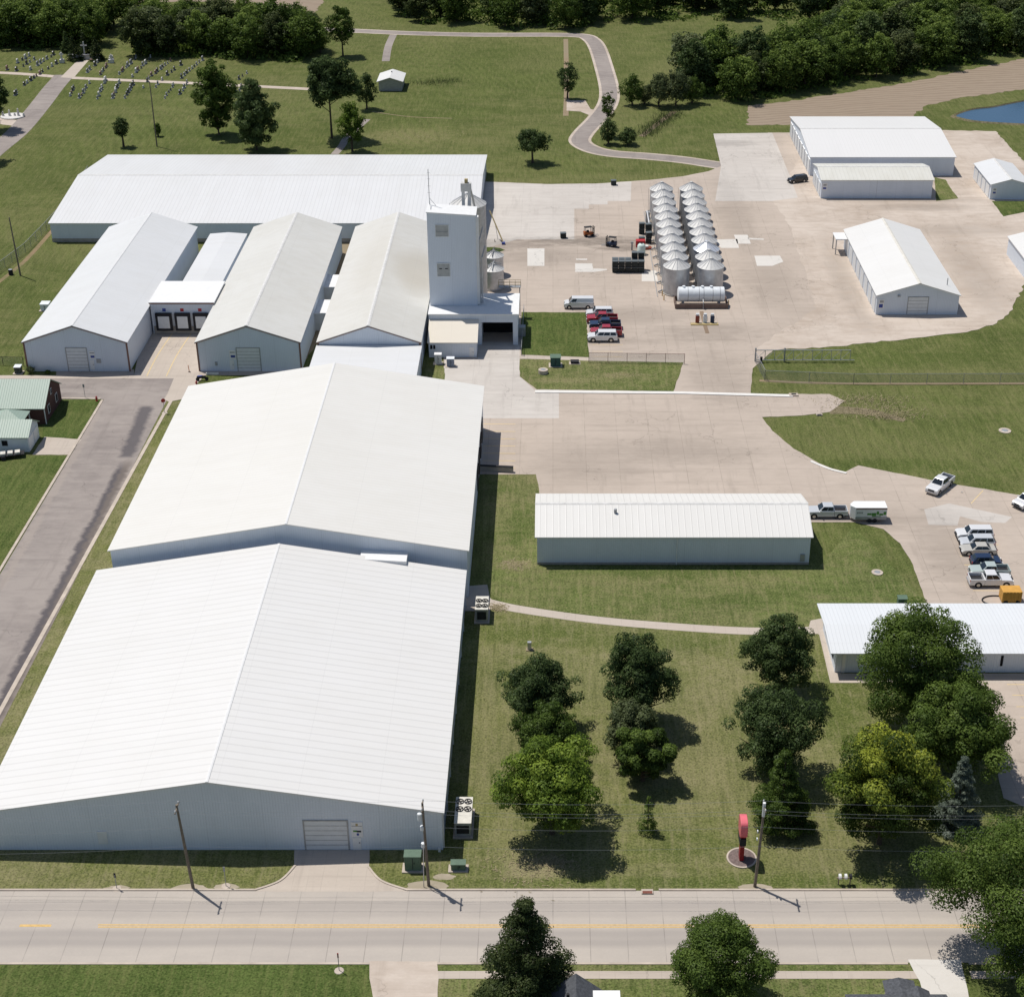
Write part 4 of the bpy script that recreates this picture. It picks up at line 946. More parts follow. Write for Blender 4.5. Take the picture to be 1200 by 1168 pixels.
for i in range(5):
    place_tote(bx0 + i*1.33, by0+2.0, 0, rnd.uniform(-.04, .04), '%s tote from the left in the back row of the stacked totes, at the bottom' % nth[i])
for i in range(5):
    place_tote(bx0 + i*1.33 + .02, by0+2.0, 1.26, rnd.uniform(-.04, .04), '%s tote from the left in the back row of the stacked totes, second level' % nth[i])
for i in (3, 4): place_tote(bx0 + i*1.33, by0+2.2, 2.52, .03, '%s raised tote on top of the back row of totes' % ('left' if i == 3 else 'right'))
for (px_, py_, lv, lb) in ((660, 279, 1, 'lone dark tote on the pale concrete near the tower yard'), (719, 217, 1, 'lone dark tote at the edge of the north grass'),
      (752, 274, 2, 'dark tote stack left of the bins, rear left'), (759.5, 275, 2, 'dark tote stack touching the bins, rear right'), (752, 284, 1, 'dark tote of the pile beside the bins, front left'), (760, 285, 2, 'dark tote of the pile beside the bins, front right')):
    x, y, _ = at(px_, py_)
    place_tote(x, y, 0, rnd.uniform(-.2, .2), lb + (', lower' if lv == 2 else ''))
    if lv == 2: place_tote(x, y, 1.26, rnd.uniform(-.2, .2), lb + ', upper')
def forklift(px_, py_, rz, col, label):
    r = empty('forklift', (*at(px_, py_)[:2], .05), rz, label, 'forklift', 'forklifts on the yard')
    MB().prism([(-1.1, .35), (.9, .35), (.95, .8), (.3, .9), (-.3, 1.0), (-1.15, 1.15)], -.5, .5, 'y').build('body', col, r, bevel=.05)
    mb = MB()
    for x, y in ((-.9, -.45), (-.9, .45), (.55, -.45), (.55, .45)): mb.box(x-.04, x+.04, y-.04, y+.04, .9, 2.05)
    mb.box(-1.0, .65, -.52, .52, 2.05, 2.12); mb.build('overhead_guard', M['dark'], r)
    mb = MB(); mb.box(1.0, 1.15, -.45, -.33, .1, 2.2); mb.box(1.0, 1.15, .33, .45, .1, 2.2); mb.box(1.02, 1.12, -.33, .33, 1.5, 1.6); mb.box(1.02, 1.12, -.33, .33, .6, .7); mb.build('mast', M['dark'], r)
    for y in (-.3, .3): MB().box(1.15, 2.2, y-.07, y+.07, .12, .18).build('fork', M['grey'], r)
    MB().box(-.5, 0, -.25, .25, .95, 1.35).build('seat', M['dark'], r, bevel=.05)
    for x in (-.75, .7):
        for y in (-.5, .5): MB().tube([(x, y-.1, .3), (x, y+.1, .3)], .3, 14).build('wheel', M['dark'], r)
forklift(690, 277, .3, plain('orange_enamel', (.42, .12, .03), .5), 'dark orange forklift parked on the open yard')
forklift(716.5, 289, 2.8, M['pumpblue'], 'dark forklift with pale roof near the stacked totes')
o = MB().box(-1.0, 1.0, -.7, .7, 0, 1.5); ge = empty('generator', (*at(750.5, 289)[:2], 0), 0, 'bright red boxy machine in front of the dark totes', 'generator')
o.build('housing', M['red'], ge, bevel=.12); MB().box(-.6, .6, -.74, -.705, .4, 1.1).build('grille', M['dark'], ge)
wt = empty('water_tank', (*at(751.5, 298)[:2], 0), 0, 'upright translucent white plastic tank at the pile of totes', 'tank')
MB().lathe([(0, 0), (.85, 0), (.85, 1.9), (.6, 2.25), (.2, 2.4), (0, 2.4)], 0, 0, 20).build('shell', plain('milky_plastic', (.62, .74, .69), .4), wt, smooth=True); MB().lathe([(.25, 2.38), (.25, 2.5), (0, 2.5)], 0, 0, 12).build('cap', M['dark'], wt)
db = empty('debris_skid', (*at(758, 292)[:2], 0), .1, 'low dark red skid loaded with a white sack beside the bins', 'skid')
MB().box(-1.0, 1.0, -.6, .6, 0, .45).build('frame', M['pumpred'], db); MB().box(-.8, .3, -.4, .4, .46, .85).build('sack', M['white'], db, bevel=.12)
ps = empty('standpipe', (*at(740.5, 293.5)[:2], 0), 0, 'short dark blue standpipe alone on the yard', 'standpipe')
MB().tube([(0, 0, 0), (0, 0, 1.5)], .13, 10).build('pipe', M['pumpblue'], ps); MB().box(-.3, .3, -.12, .12, 1.5, 1.9).build('head', M['grey'], ps)

# ------------------------------------------------------------------ fences and gates
def fence_mesh():
    m, t, b = newmat('chain_link'); g = NG(t)
    b.inputs['Base Color'].default_value = (.32, .34, .33, 1); b.inputs['Metallic'].default_value = .4
    tr = t.nodes.new('ShaderNodeBsdfTransparent'); mx = t.nodes.new('ShaderNodeMixShader'); mx.inputs[0].default_value = .16
    t.links.new(tr.outputs[0], mx.inputs[1]); t.links.new(b.outputs[0], mx.inputs[2]); t.links.new(mx.outputs[0], t.nodes['Material Output'].inputs[0]); return m
M['link'] = fence_mesh()
def fence(pts, h, label, step=3., postm=None, group=None, rail=True):
    W = [at(*p)[:2] for p in pts]; root = empty('chain_link_fence', (*W[0], 0), 0, label, 'fence')
    o = W[0]
    for i in range(len(W)-1):
        a, b = W[i], W[i+1]; L_ = math.hypot(b[0]-a[0], b[1]-a[1]); n = max(1, int(L_/step)); ang = math.atan2(b[1]-a[1], b[0]-a[0])
        mb = MB(); mb.box(0, L_, -.012, .012, .05, h, ang, (a[0]-o[0], a[1]-o[1], 0)); mb.build('mesh_panel', M['link'], root)
        if rail: MB().box(0, L_, -.03, .03, h, h+.05, ang, (a[0]-o[0], a[1]-o[1], 0)).build('top_rail', postm or M['grey'], root)
        for k in range(n+1):
            x, y = a[0]+(b[0]-a[0])*k/n-o[0], a[1]+(b[1]-a[1])*k/n-o[1]
            MB().tube([(x, y, 0), (x, y, h+.1)], .045, 6).build('post', postm or M['grey'], root)
fence([(-10, 326), (30, 296), (55, 270), (73, 250), (88, 228), (104, 204)], 2.0, 'chain-link fence running up the hill beside the long rear warehouse')
fence([(-20, 427.5), (28, 428.5)], 1.6, 'short dark wire fence left of the westernmost warehouse', 3.0, M['dark'])
fence([(690, 425), (802, 426.5)], 1.9, 'thin rust-brown wire fence above the grass island', 3., M['trim'])
fence([(896, 446), (1000, 450), (1300, 449.5)], 1.9, 'long faint chain-link fence across the east lawn', 6.)
fence([(611, 417), (614, 366)], 1.6, 'short fence beside the drive-through on the small lawn', 3.)
fence([(885, 425), (896, 446)], 2.0, 'short fence run from gate post down to the long lawn fence', 3.)
gt = empty('sliding_gate', (*at(885, 424)[:2], 0), 0, 'long grey cantilever gate frame reaching over the east lawn', 'gate')
gl_ = at(1001, 424)[0] - at(885, 424)[0]
mb = MB(); mb.box(0, gl_, -.06, .06, .25, .4); mb.box(0, gl_-.8, -.06, .06, 2.2, 2.32)
n = 11
for i in range(n): x = (gl_-.8)*i/(n-1); mb.box(x-.05, x+.05, -.05, .05, .4, 2.2)
for i in range(0, n-1):
    x0 = (gl_-.8)*i/(n-1); x1 = (gl_-.8)*(i+1)/(n-1); mb.tube([(x0, 0, .4), (x1, 0, 2.2)], .035, 5)
mb.build('frame', M['galv'], gt)
for x in (0, 5.2): MB().box(x-.12, x+.12, .08, .3, 0, 2.6).build('guide_post', M['grey'], gt)
MB().box(.8, 1.2, -.6, -.2, 0, 1.1).build('gate_motor', M['dark'], gt)

# ------------------------------------------------------------------ poles and wires
M['straw_d'] = slab_mat('trodden_gravel', (.40, .345, .27), (.3, .26, .18), 0, 0, stain=.9)
M['wood'] = plain('weathered_pole_wood', (.20, .165, .13), .9, var=.25, scale=3)
WZ = [(10.75, -.75), (10.75, .75), (9.6, 0.1), (8.1, -.1), (5.6, -.12)]
def utility_pole(px_, py_, h, label, lean=0., extra=None, arm=True, name='utility_pole'):
    r = empty(name, (*at(px_, py_)[:2], 0), 0, label, 'utility pole', 'utility poles along the road')
    MB().tube([(0, 0, 0), (lean*.5, 0, h*.5), (lean, 0, h)], [.17, .15, .11], 10).build('pole', M['wood'], r, smooth=True)
    if arm:
        MB().box(lean-.06, lean+.06, -.95, .95, h-.45, h-.33).build('crossarm', M['wood'], r)
        for y in (-.75, .75, .1): MB().lathe([(.05, 0), (.08, .08), (.05, .2), (0, .22)], lean, y, 8).build('insulator', M['tankw'], r).location.z = h-.33
    if extra == 'transformer':
        MB().lathe([(0, h-2.2), (.22, h-2.2), (.22, h-1.4), (0, h-1.35)], lean-.35, 0, 12).build('cutout', M['tankw'], r)
        for z in (5.2, 7.4): MB().lathe([(0, z), (.2, z), (.2, z+.5), (0, z+.55)], -.38, 0, 12).build('cable_joint', M['tankw'], r)
        MB().tube([(-.5, -.2, 0), (-.36, -.05, 5.2)], .05, 6).build('riser', M['galv'], r)
    if extra == 'cap':
        MB().lathe([(.0, h-1.6), (.16, h-1.6), (.16, h+.1), (0, h+.12)], lean-.05, 0, 12).build('white_sleeve', M['white'], r)
        for z in (6.2, 7.2): MB().box(-.2, -.1, -.12, .12, z, z+.25).build('bracket', M['tankw'], r)
    return r
utility_pole(226.5, 1041, 11., 'leaning wooden utility pole in front of the big warehouse, the left one of three', -.5)
utility_pole(502.5, 1037.5, 10.9, 'utility pole with pale cable joints next to the tall green cabinet', -.25, 'transformer')
utility_pole(884.5, 1038.5, 10.9, 'utility pole with a white sleeve at its top beside the red sign', .35, 'cap')
utility_pole(24, 323, 12.3, 'bare thin pole on the slope west of the warehouses', -.3, arm=False)
utility_pole(184, 172, 16.5, 'tall vine-covered dead pole in the meadow behind the rear warehouse', .1, arm=False)
for (qx, qy, rr) in ((222, 1041, 1.3), (500, 1038, 1.5), (884, 1040, 1.2), (265, 1039, .9), (137, 1041, .9), (520, 1027, .8)):
    gpp = random.Random(qx); c_ = at(qx, qy); sheet('worn_patch', [(c_[0]+rr*1.5*math.cos(t)*gpp.uniform(.8, 1.1), c_[1]+rr*.6*math.sin(t)*gpp.uniform(.8, 1.1)) for t in np.linspace(0, 6.1, 18)], M['straw_d'], .012, world=True)
px0, px1 = at(-330, 1041)[0], at(1330, 1041)[0]
Pp = [px0, at(226.5, 1041)[0], at(502.5, 1038)[0], at(884.5, 1038.5)[0], px1]; Yw = at(500, 1039.5)[1]
M['wire'] = plain('aluminium_wire', (.34, .35, .36), .5, .5)
for k, (z, dy) in enumerate(WZ):
    mb = MB()
    for i in range(4):
        a, b = Pp[i], Pp[i+1]; pts = []
        for j in range(11): t = j/10; pts.append((a+(b-a)*t, Yw+dy, z - (b-a)**2*.00045*4*t*(1-t)))
        mb.tube(pts, .011, 4, cap=False)
    o = mb.build('overhead_wire', M['wire']); tag(o, ['topmost roadside overhead wire on the street side of the crossarms', 'topmost overhead wire on the building side of the crossarms', 'second wire down on the roadside poles', 'middle wire on the roadside poles', 'lowest overhead wire on the roadside poles'][k], 'wire', 'overhead wires along the road')

# ------------------------------------------------------------------ street furniture and utility boxes
M['ugreen'] = plain('utility_green', (.11, .17, .12), .6); M['udark'] = plain('dark_green_paint', (.05, .07, .06), .6); M['teal'] = plain('teal_green', (.05, .11, .10), .6)  # udark: plain dark green for the air-conditioning housing
def cabinet(name, x, y, w_, d_, h, label, mt, top=None, pad=True, cat='utility box'):
    r = empty(name, (x, y, 0), 0, label, cat)
    MB().box(-w_/2, w_/2, -d_/2, d_/2, .12, h-.15).build('cabinet', mt, r, bevel=.03)
    MB().hexa([(-w_/2-.06, -d_/2-.06, h-.15), (w_/2+.06, -d_/2-.06, h-.15), (w_/2+.06, d_/2+.06, h-.08), (-w_/2-.06, d_/2+.06, h-.08), (-w_/2-.06, -d_/2-.06, h-.08), (w_/2+.06, -d_/2-.06, h-.08), (w_/2+.06, d_/2+.06, h), (-w_/2-.06, d_/2+.06, h)]).build('lid', top or mt, r)
    if pad: MB().box(-w_/2-.3, w_/2+.3, -d_/2-.25, d_/2+.25, 0, .12).build('pad', M['walk'], r)
    MB().box(-.03, .03, -d_/2-.02, -d_/2, .3, h-.3).build('door_gap', M['dark'], r); MB().box(.12, .2, -d_/2-.05, -d_/2, h*.5, h*.5+.2).build('handle', M['dark'], r)
    return r
x, y, _ = at(484, 1021); cabinet('utility_cabinet', x, y+.5, 1.7, 1.0, 2.1, 'tall green utility cabinet on gravel between warehouse and pole', M['ugreen'])
x, y, _ = at(537, 1021); cabinet('utility_cabinet', x, y+.4, 1.5, .7, 1.0, 'low green utility box on the grass right of the pole', M['ugreen'])
x, y, _ = at(651, 430); cabinet('utility_cabinet', x, y+.6, 1.8, 1.5, 1.9, 'teal transformer cabinet on the grass island', M['teal'], M['ugreen'])
x, y, _ = at(673.5, 427); cabinet('utility_cabinet', x, y+.4, 1.4, .8, .6, 'low black box beside the teal transformer', M['dark'])
x, y, _ = at(1057, 713); cabinet('utility_cabinet', x, y+.4, 1.2, .9, 1.6, 'grey-green cabinet behind the office roof edge', M['ugreen'])
x, y, _ = at(22, 437); cabinet('air_conditioner', x, y, 1.1, 1.1, 1.4, 'dark boxy air-conditioning unit at the corner of the westernmost warehouse', M['udark'], M['tankw'], cat='air conditioner')
x, y, _ = at(54, 363); cabinet('air_conditioner', x, y, 1.6, 1.6, 1.5, 'pale air-conditioning unit against the west wall of the westernmost warehouse', M['tankw'], M['tankw'], cat='air conditioner')
x, y, _ = at(13, 322)
o = MB().lathe([(0, 0), (.45, 0), (.45, 1.1), (0, 1.1)], 0, 0, 14); dr = empty('oil_drum', (x, y, 0), 0, 'small dark drum standing in the grass near the bare pole', 'drum'); o.build('drum', M['dark'], dr); MB().lathe([(.4, 1.1), (.4, 1.14), (0, 1.14)], 0, 0, 14).build('lid', M['grey'], dr)
x, y, _ = at(513.5, 427); cabinet('fuel_cabinet', x, y+.3, 1.2, .8, 2.0, 'white upright cabinet in front of the tan-roofed annex', M['white'], cat='cabinet')
x, y, _ = at(528, 430); cabinet('cooler_unit', x, y+.3, 1.3, .9, 1.7, 'blue-grey unit right of the white cabinet at the annex', plain('blue_grey_enamel', (.2, .24, .32), .5), M['tankw'], cat='cooler')
def chiller(x, y, w_, l_, h, label, rear_fans):
    r = empty('chiller', (x, y, 0), 0, label, 'chiller', 'rooftop-type chillers beside the warehouses')
    MB().box(-w_/2, w_/2, -l_/2, l_/2, .15, h).build('housing', M['grey'], r, bevel=.03); MB().box(-w_/2-.05, w_/2+.05, -l_/2-.05, l_/2+.05, h, h+.08).build('top_panel', M['cream'], r)
    for i in range(2):
        for sx in (-1, 1):
            cy_ = (l_/2-.8-i*1.25) if rear_fans else (-l_/2+.8+i*1.25)
            mb = MB(); mb.lathe([(.42, h+.08), (.42, h+.2), (.38, h+.2), (.38, h+.1)], sx*w_*.25, cy_, 20); fr_ = mb.build('fan_ring', M['dark'], r)
            mb = MB()
            for k in range(4): mb.box(0, .36, -.07, .07, h+.12, h+.14, k*math.pi/2+.4, (sx*w_*.25, cy_, 0))
            mb.build('fan_blade', M['dark'], fr_)
    MB().box(-w_/2+.2, w_/2-.2, -l_/2-.02, -l_/2, .5, h-.3).build('grille', M['dark'], r)
    MB().box(-w_/2-.2, w_/2+.2, -l_/2-.3, l_/2+.3, 0, .15).build('pad', M['walk'], r)
x, y, _ = at(543.5, 984); chiller(x-.1, y+2.6, 1.75, 4.3, 1.9, 'long pale chiller with four fans beside the front corner of the warehouse', True)
x, y, _ = at(564.5, 731); chiller(x, y+1.9, 1.6, 3.2, 2.0, 'shorter chiller with fans standing on the landing slab by the walkway', False)
# red sign
x, y, _ = at(868, 1006)
rs = empty('pylon_sign', (x, y, 0), 0, 'tall narrow red pylon sign seen edge-on in a round mulch bed', 'sign')
MB().lathe([(1.6, 0), (1.6, .12), (1.42, .12)], .1, .1, 36).build('bed_edging', M['kerb'], rs); MB().lathe([(1.42, .11), (0, .15)], .1, .1, 36).build('mulch', plain('grey_mulch', (.17, .13, .12), .95, var=.3, scale=5), rs)
MB().box(-.2, .25, -.5, .5, .1, 2.4).build('pedestal', plain('deep_red_enamel', (.30, .012, .02), .45), rs, bevel=.03)
MB().box(-.32, .34, -.8, .8, 2.4, 3.3).build('message_panel', M['dark'], rs, bevel=.03)
MB().box(-.26, .28, -.6, .6, 3.3, 4.0).build('sign_neck', M['red'], rs, bevel=.03)
MB().prism([(1.02*math.copysign(abs(math.cos(t))**.55, math.cos(t)), 4.5+1.05*math.copysign(abs(math.sin(t))**.55, math.sin(t))) for t in np.linspace(0, 2*math.pi, 33)[:-1]], -.36, .4, 'x').build('sign_head', plain('pink_red_face', (.72, .16, .19), .4), rs, bevel=.05)
# manholes
def manhole(px_, py_, r, h, label):
    o = empty('manhole', (*at(px_, py_)[:2], .0), 0, label, 'manhole')
    MB().lathe([(r, 0), (r, h), (r*.55, h+.01)], 0, 0, 16).build('ring', M['kerb'], o); MB().lathe([(r*.55, h), (r*.5, h+.03), (0, h+.04)], 0, 0, 16).build('cover', M['grey'], o)
manhole(1028, 671, .8, .12, 'round manhole in the lawn right of the long narrow building'); manhole(1177.5, 505, 1.0, .12, 'round manhole in the east lawn near the right edge')
manhole(636.5, 437.5, .85, .75, 'raised concrete manhole on the grass island')
manhole(1127, 577, .22, .1, 'tiny round cap in the lower lot paving')
def post_sign(px_, py_, h, label, face=None, mt=None, cat='sign', rz=0, base=True):
    r = empty('sign_post', (*at(px_, py_)[:2], 0), rz, label, cat)
    MB().tube([(0, 0, 0), (0, 0, h)], .04, 6).build('post', M['grey'], r)
    if face == 'oct':
        mb = MB(); mb.tube([(0, -.03, h), (0, .0, h)], .38, 8); mb.build('sign_face', mt, r)
    elif face: MB().box(-face/2, face/2, -.02, .02, h-.4, h+.2).build('sign_face', mt, r)
    if base: MB().lathe([(.5, 0), (.45, .06), (0, .08)], 0, 0, 10).build('base', M['kerb'], r)
    return r
post_sign(193, 484, 2.3, 'stop sign at the head of the side street', 'oct', M['red'], rz=.5)
post_sign(100, 466.5, 2.4, 'street sign post at the corner lawn of the brick house', .3, M['grey'], base=False)
post_sign(69, 468, 2.6, 'thin pale post beside the brick house gable', .2, M['tankw'], base=False)
post_sign(137, 1041, 1.9, 'short marker post in a pale patch by the road, the left one', .22, M['dark']); post_sign(265, 1038, 2.4, 'marker post in a pale patch right of the leaning pole', .2, M['grey'])
post_sign(397.5, 1137, 2.1, 'thin dark red marker post on the grass south of the road', .14, M['red'])
def hydrant(px_, py_, label, col):
    r = empty('fire_hydrant', (*at(px_, py_)[:2], 0), 0, label, 'hydrant')
    MB().lathe([(.2, 0), (.2, .08), (.13, .1), (.13, .65), (.17, .68), (.14, .85), (0, .95)], 0, 0, 12).build('barrel', col, r, smooth=True); MB().tube([(-.24, 0, .5), (.24, 0, .5)], .07, 8).build('nozzle', col, r)
hydrant(113.5, 470, 'red fire hydrant on the corner lawn by the side street', M['red']); hydrant(230.5, 452, 'red hydrant in front of the dark motorbike', M['red'])
mc = empty('motorbike', (*at(237, 446)[:2], 0), .2, 'dark motorbike parked at the corner of the off-white warehouse', 'motorbike')
MB().prism([(-.8, .5), (.5, .45), (.7, .8), (.1, .95), (-.9, .85)], -.18, .18, 'y').build('body', M['dark'], mc, bevel=.05)
for x in (-.75, .8): MB().tube([(x, -.08, .33), (x, .08, .33)], .33, 16).build('wheel', M['dark'], mc)
MB().tube([(.55, -.38, 1.1), (.45, 0, 1.05), (.55, .38, 1.1)], .03, 6).build('handlebar', M['grey'], mc); MB().box(-.75, .1, -.16, .16, .86, .98).build('seat', M['blue'], mc, bevel=.04)
cn = empty('marker_post', (*at(222, 436)[:2], 0), 0, 'orange marker post on the dock apron', 'marker'); MB().tube([(0, 0, 0), (-.1, 0, 1.3)], .06, 6).build('post', plain('orange_plastic', (.55, .17, .05), .6), cn); MB().box(-.2, .2, -.2, .2, 0, .05).build('base', M['dark'], cn)
tn = MB().tube([(-1.1, 0, .12), (1.1, 0, .12)], .28, 8).build('sandbag', M['cream']); tn.location = (*at(249, 439)[:2], .03); tag(tn, 'pale sack lying at the wall of the off-white warehouse', 'sack')
mbx = empty('mailboxes', (*at(989, 1036)[:2], 0), 0, 'pair of mailboxes on a small stand at the road edge', 'mailbox')
MB().box(-.8, .8, -.08, .08, .85, .95).build('stand', M['wood'], mbx)
for x, mt in ((-.5, M['white']), (.1, M['white']), (.6, M['dark'])): MB().prism([(-.28, .95), (.28, .95), (.28, 1.2), (.15, 1.33), (-.15, 1.33), (-.28, 1.2)], x-.13, x+.13, 'x').build('box', mt, mbx)
for x in (-.6, .6): MB().box(x-.05, x+.05, -.05, .05, 0, .85).build('post', M['wood'], mbx)
dg = empty('storm_drain', (*at(758.5, 1045)[:2], .0), 0, 'rusty storm drain inlet in the road kerb', 'drain')
MB().box(-.6, .6, -.35, .3, .03, .17).build('inlet_box', M['kerb'], dg); MB().box(-.5, .5, -.36, -.0, .171, .19).build('grate', plain('rusty_iron', (.2, .07, .05), .8), dg)
dg2 = empty('storm_drain', (*at(960, 486.5)[:2], .0), 0, 'small dark drain inlet at the edge of the east lawn', 'drain'); MB().box(-.5, .5, -.3, .3, 0, .2).build('inlet_box', M['kerb'], dg2); MB().box(-.35, .35, -.31, .0, .201, .22).build('grate', M['dark'], dg2)
dg3 = empty('storm_drain', (*at(930, 463.5)[:2], .0), 0, 'broken concrete inlet at the end of the white kerb', 'drain'); MB().box(-.8, .8, -.5, .5, 0, .3).build('inlet_box', M['kerb'], dg3, bevel=.1); MB().box(-.4, .4, -.3, .2, .301, .33).build('grate', M['dark'], dg3)
up_ = empty('utility_pedestal', (*at(620.5, 761)[:2], 0), 0, 'small grey utility pedestal in the lawn above the first trees', 'utility box')
MB().box(-.25, .25, -.2, .2, .1, 1.2).build('housing', M['galv'], up_, bevel=.03); MB().box(-.45, .45, -.4, .4, 0, .1).build('pad', M['dirt'], up_)
tr_ = empty('dock_ramp_wall', (*at(594, 553)[:2], 0), -.1, 'low dark retaining wall at the dock corner of the big warehouse', 'wall')
MB().box(-6, 1, -.2, .2, 0, .9).build('wall', M['found'], tr_); MB().box(-6, 1, -.25, .25, .9, 1.0).build('coping', M['dark'], tr_)
tl = empty('flatbed_trailer', (*at(6, 537)[:2], 0), .28, 'dark flat trailer carrying a row of white boxes beside the garage', 'trailer')
MB().box(-3.2, 3.0, -.7, .7, .55, .7).build('deck', M['dark'], tl)
for x in (-2.4, -1.3, -.2, .9, 2.0): MB().box(x-.4, x+.4, -.55, .5, .71, 1.05).build('white_box', M['cream'], tl, bevel=.05)
for y in (-.8, .8): MB().tube([(-.2, y-.1, .35), (-.2, y+.1, .35)], .35, 14).build('wheel', M['dark'], tl)
# yellow skid container
yc = empty('waste_container', (*at(1185, 708)[:2], 0), 0, 'orange-yellow boxy equipment container behind the office roof', 'container')
M['oy'] = plain('orange_yellow_enamel', (.62, .33, .07), .5)
MB().box(-1.3, 1.3, 0, 1.8, .3, 1.9).build('housing', M['oy'], yc, bevel=.05)
mb = MB(); [mb.box(x-.06, x+.06, -.06, 0, .35, 1.85) for x in (-.9, -.45, 0, .45, .9)]; mb.build('side_rib', M['oy'], yc)
hs = MB().tube([(1.4+1.9*math.cos(t)-3.2, .8+.0+1.2*math.sin(t), .12) for t in np.linspace(1.2, 5, 16)], .1, 6).build('hose', M['dark'], yc)
for x in (-.8, .8): MB().tube([(x, -.1, .3), (x, .12, .3)], .3, 14).build('wheel', M['dark'], yc)

# ------------------------------------------------------------------ vehicles
def paint(name, c): return plain(name, c, .28, .1, var=.02, spec=.5, coat=.6)
P = dict(white=paint('white_car_paint', (.74, .74, .74)), silver=paint('silver_car_paint', (.58, .60, .62)), red=paint('red_car_paint', (.38, .02, .03)), navy=paint('navy_car_paint', (.015, .03, .075)),
         black=paint('black_car_paint', (.012, .013, .016)), sage=paint('pale_green_car_paint', (.46, .53, .50)), gold=paint('champagne_car_paint', (.52, .50, .45)))
M['glass'] = plain('tinted_glass', (.012, .018, .025), .08, 0, var=0, spec=.7); M['rim'] = plain('alloy_rim', (.5, .5, .5), .3, .8); M['lamp_w'] = plain('headlamp_lens', (.8, .8, .78), .15); M['lamp_r'] = plain('tail_lamp_lens', (.35, .02, .02), .2)
SPEC = dict(  # L, W, hood z, belt z, roof z, cab base front/rear, cab roof front/rear, wheel r, tail deck z
    pickup=(5.9, 2.02, 1.20, 1.25, 1.92, 1.35, -.95, .62, -.80, .40, None),
    suv=(5.2, 1.98, 1.12, 1.18, 1.84, 1.35, -2.52, .72, -2.30, .39, 0),
    wagon=(4.9, 1.88, 1.02, 1.08, 1.72, 1.30, -2.35, .55, -2.05, .36, 0),
    van=(5.7, 2.05, 1.25, 1.35, 2.15, 2.0, -2.82, 1.35, -2.76, .38, 0),
    sedan=(4.8, 1.82, .92, .95, 1.44, 1.05, -1.75, .35, -1.05, .33, .98),
    hatch=(4.3, 1.80, .98, 1.0, 1.58, 1.10, -2.05, .45, -1.55, .34, 0))
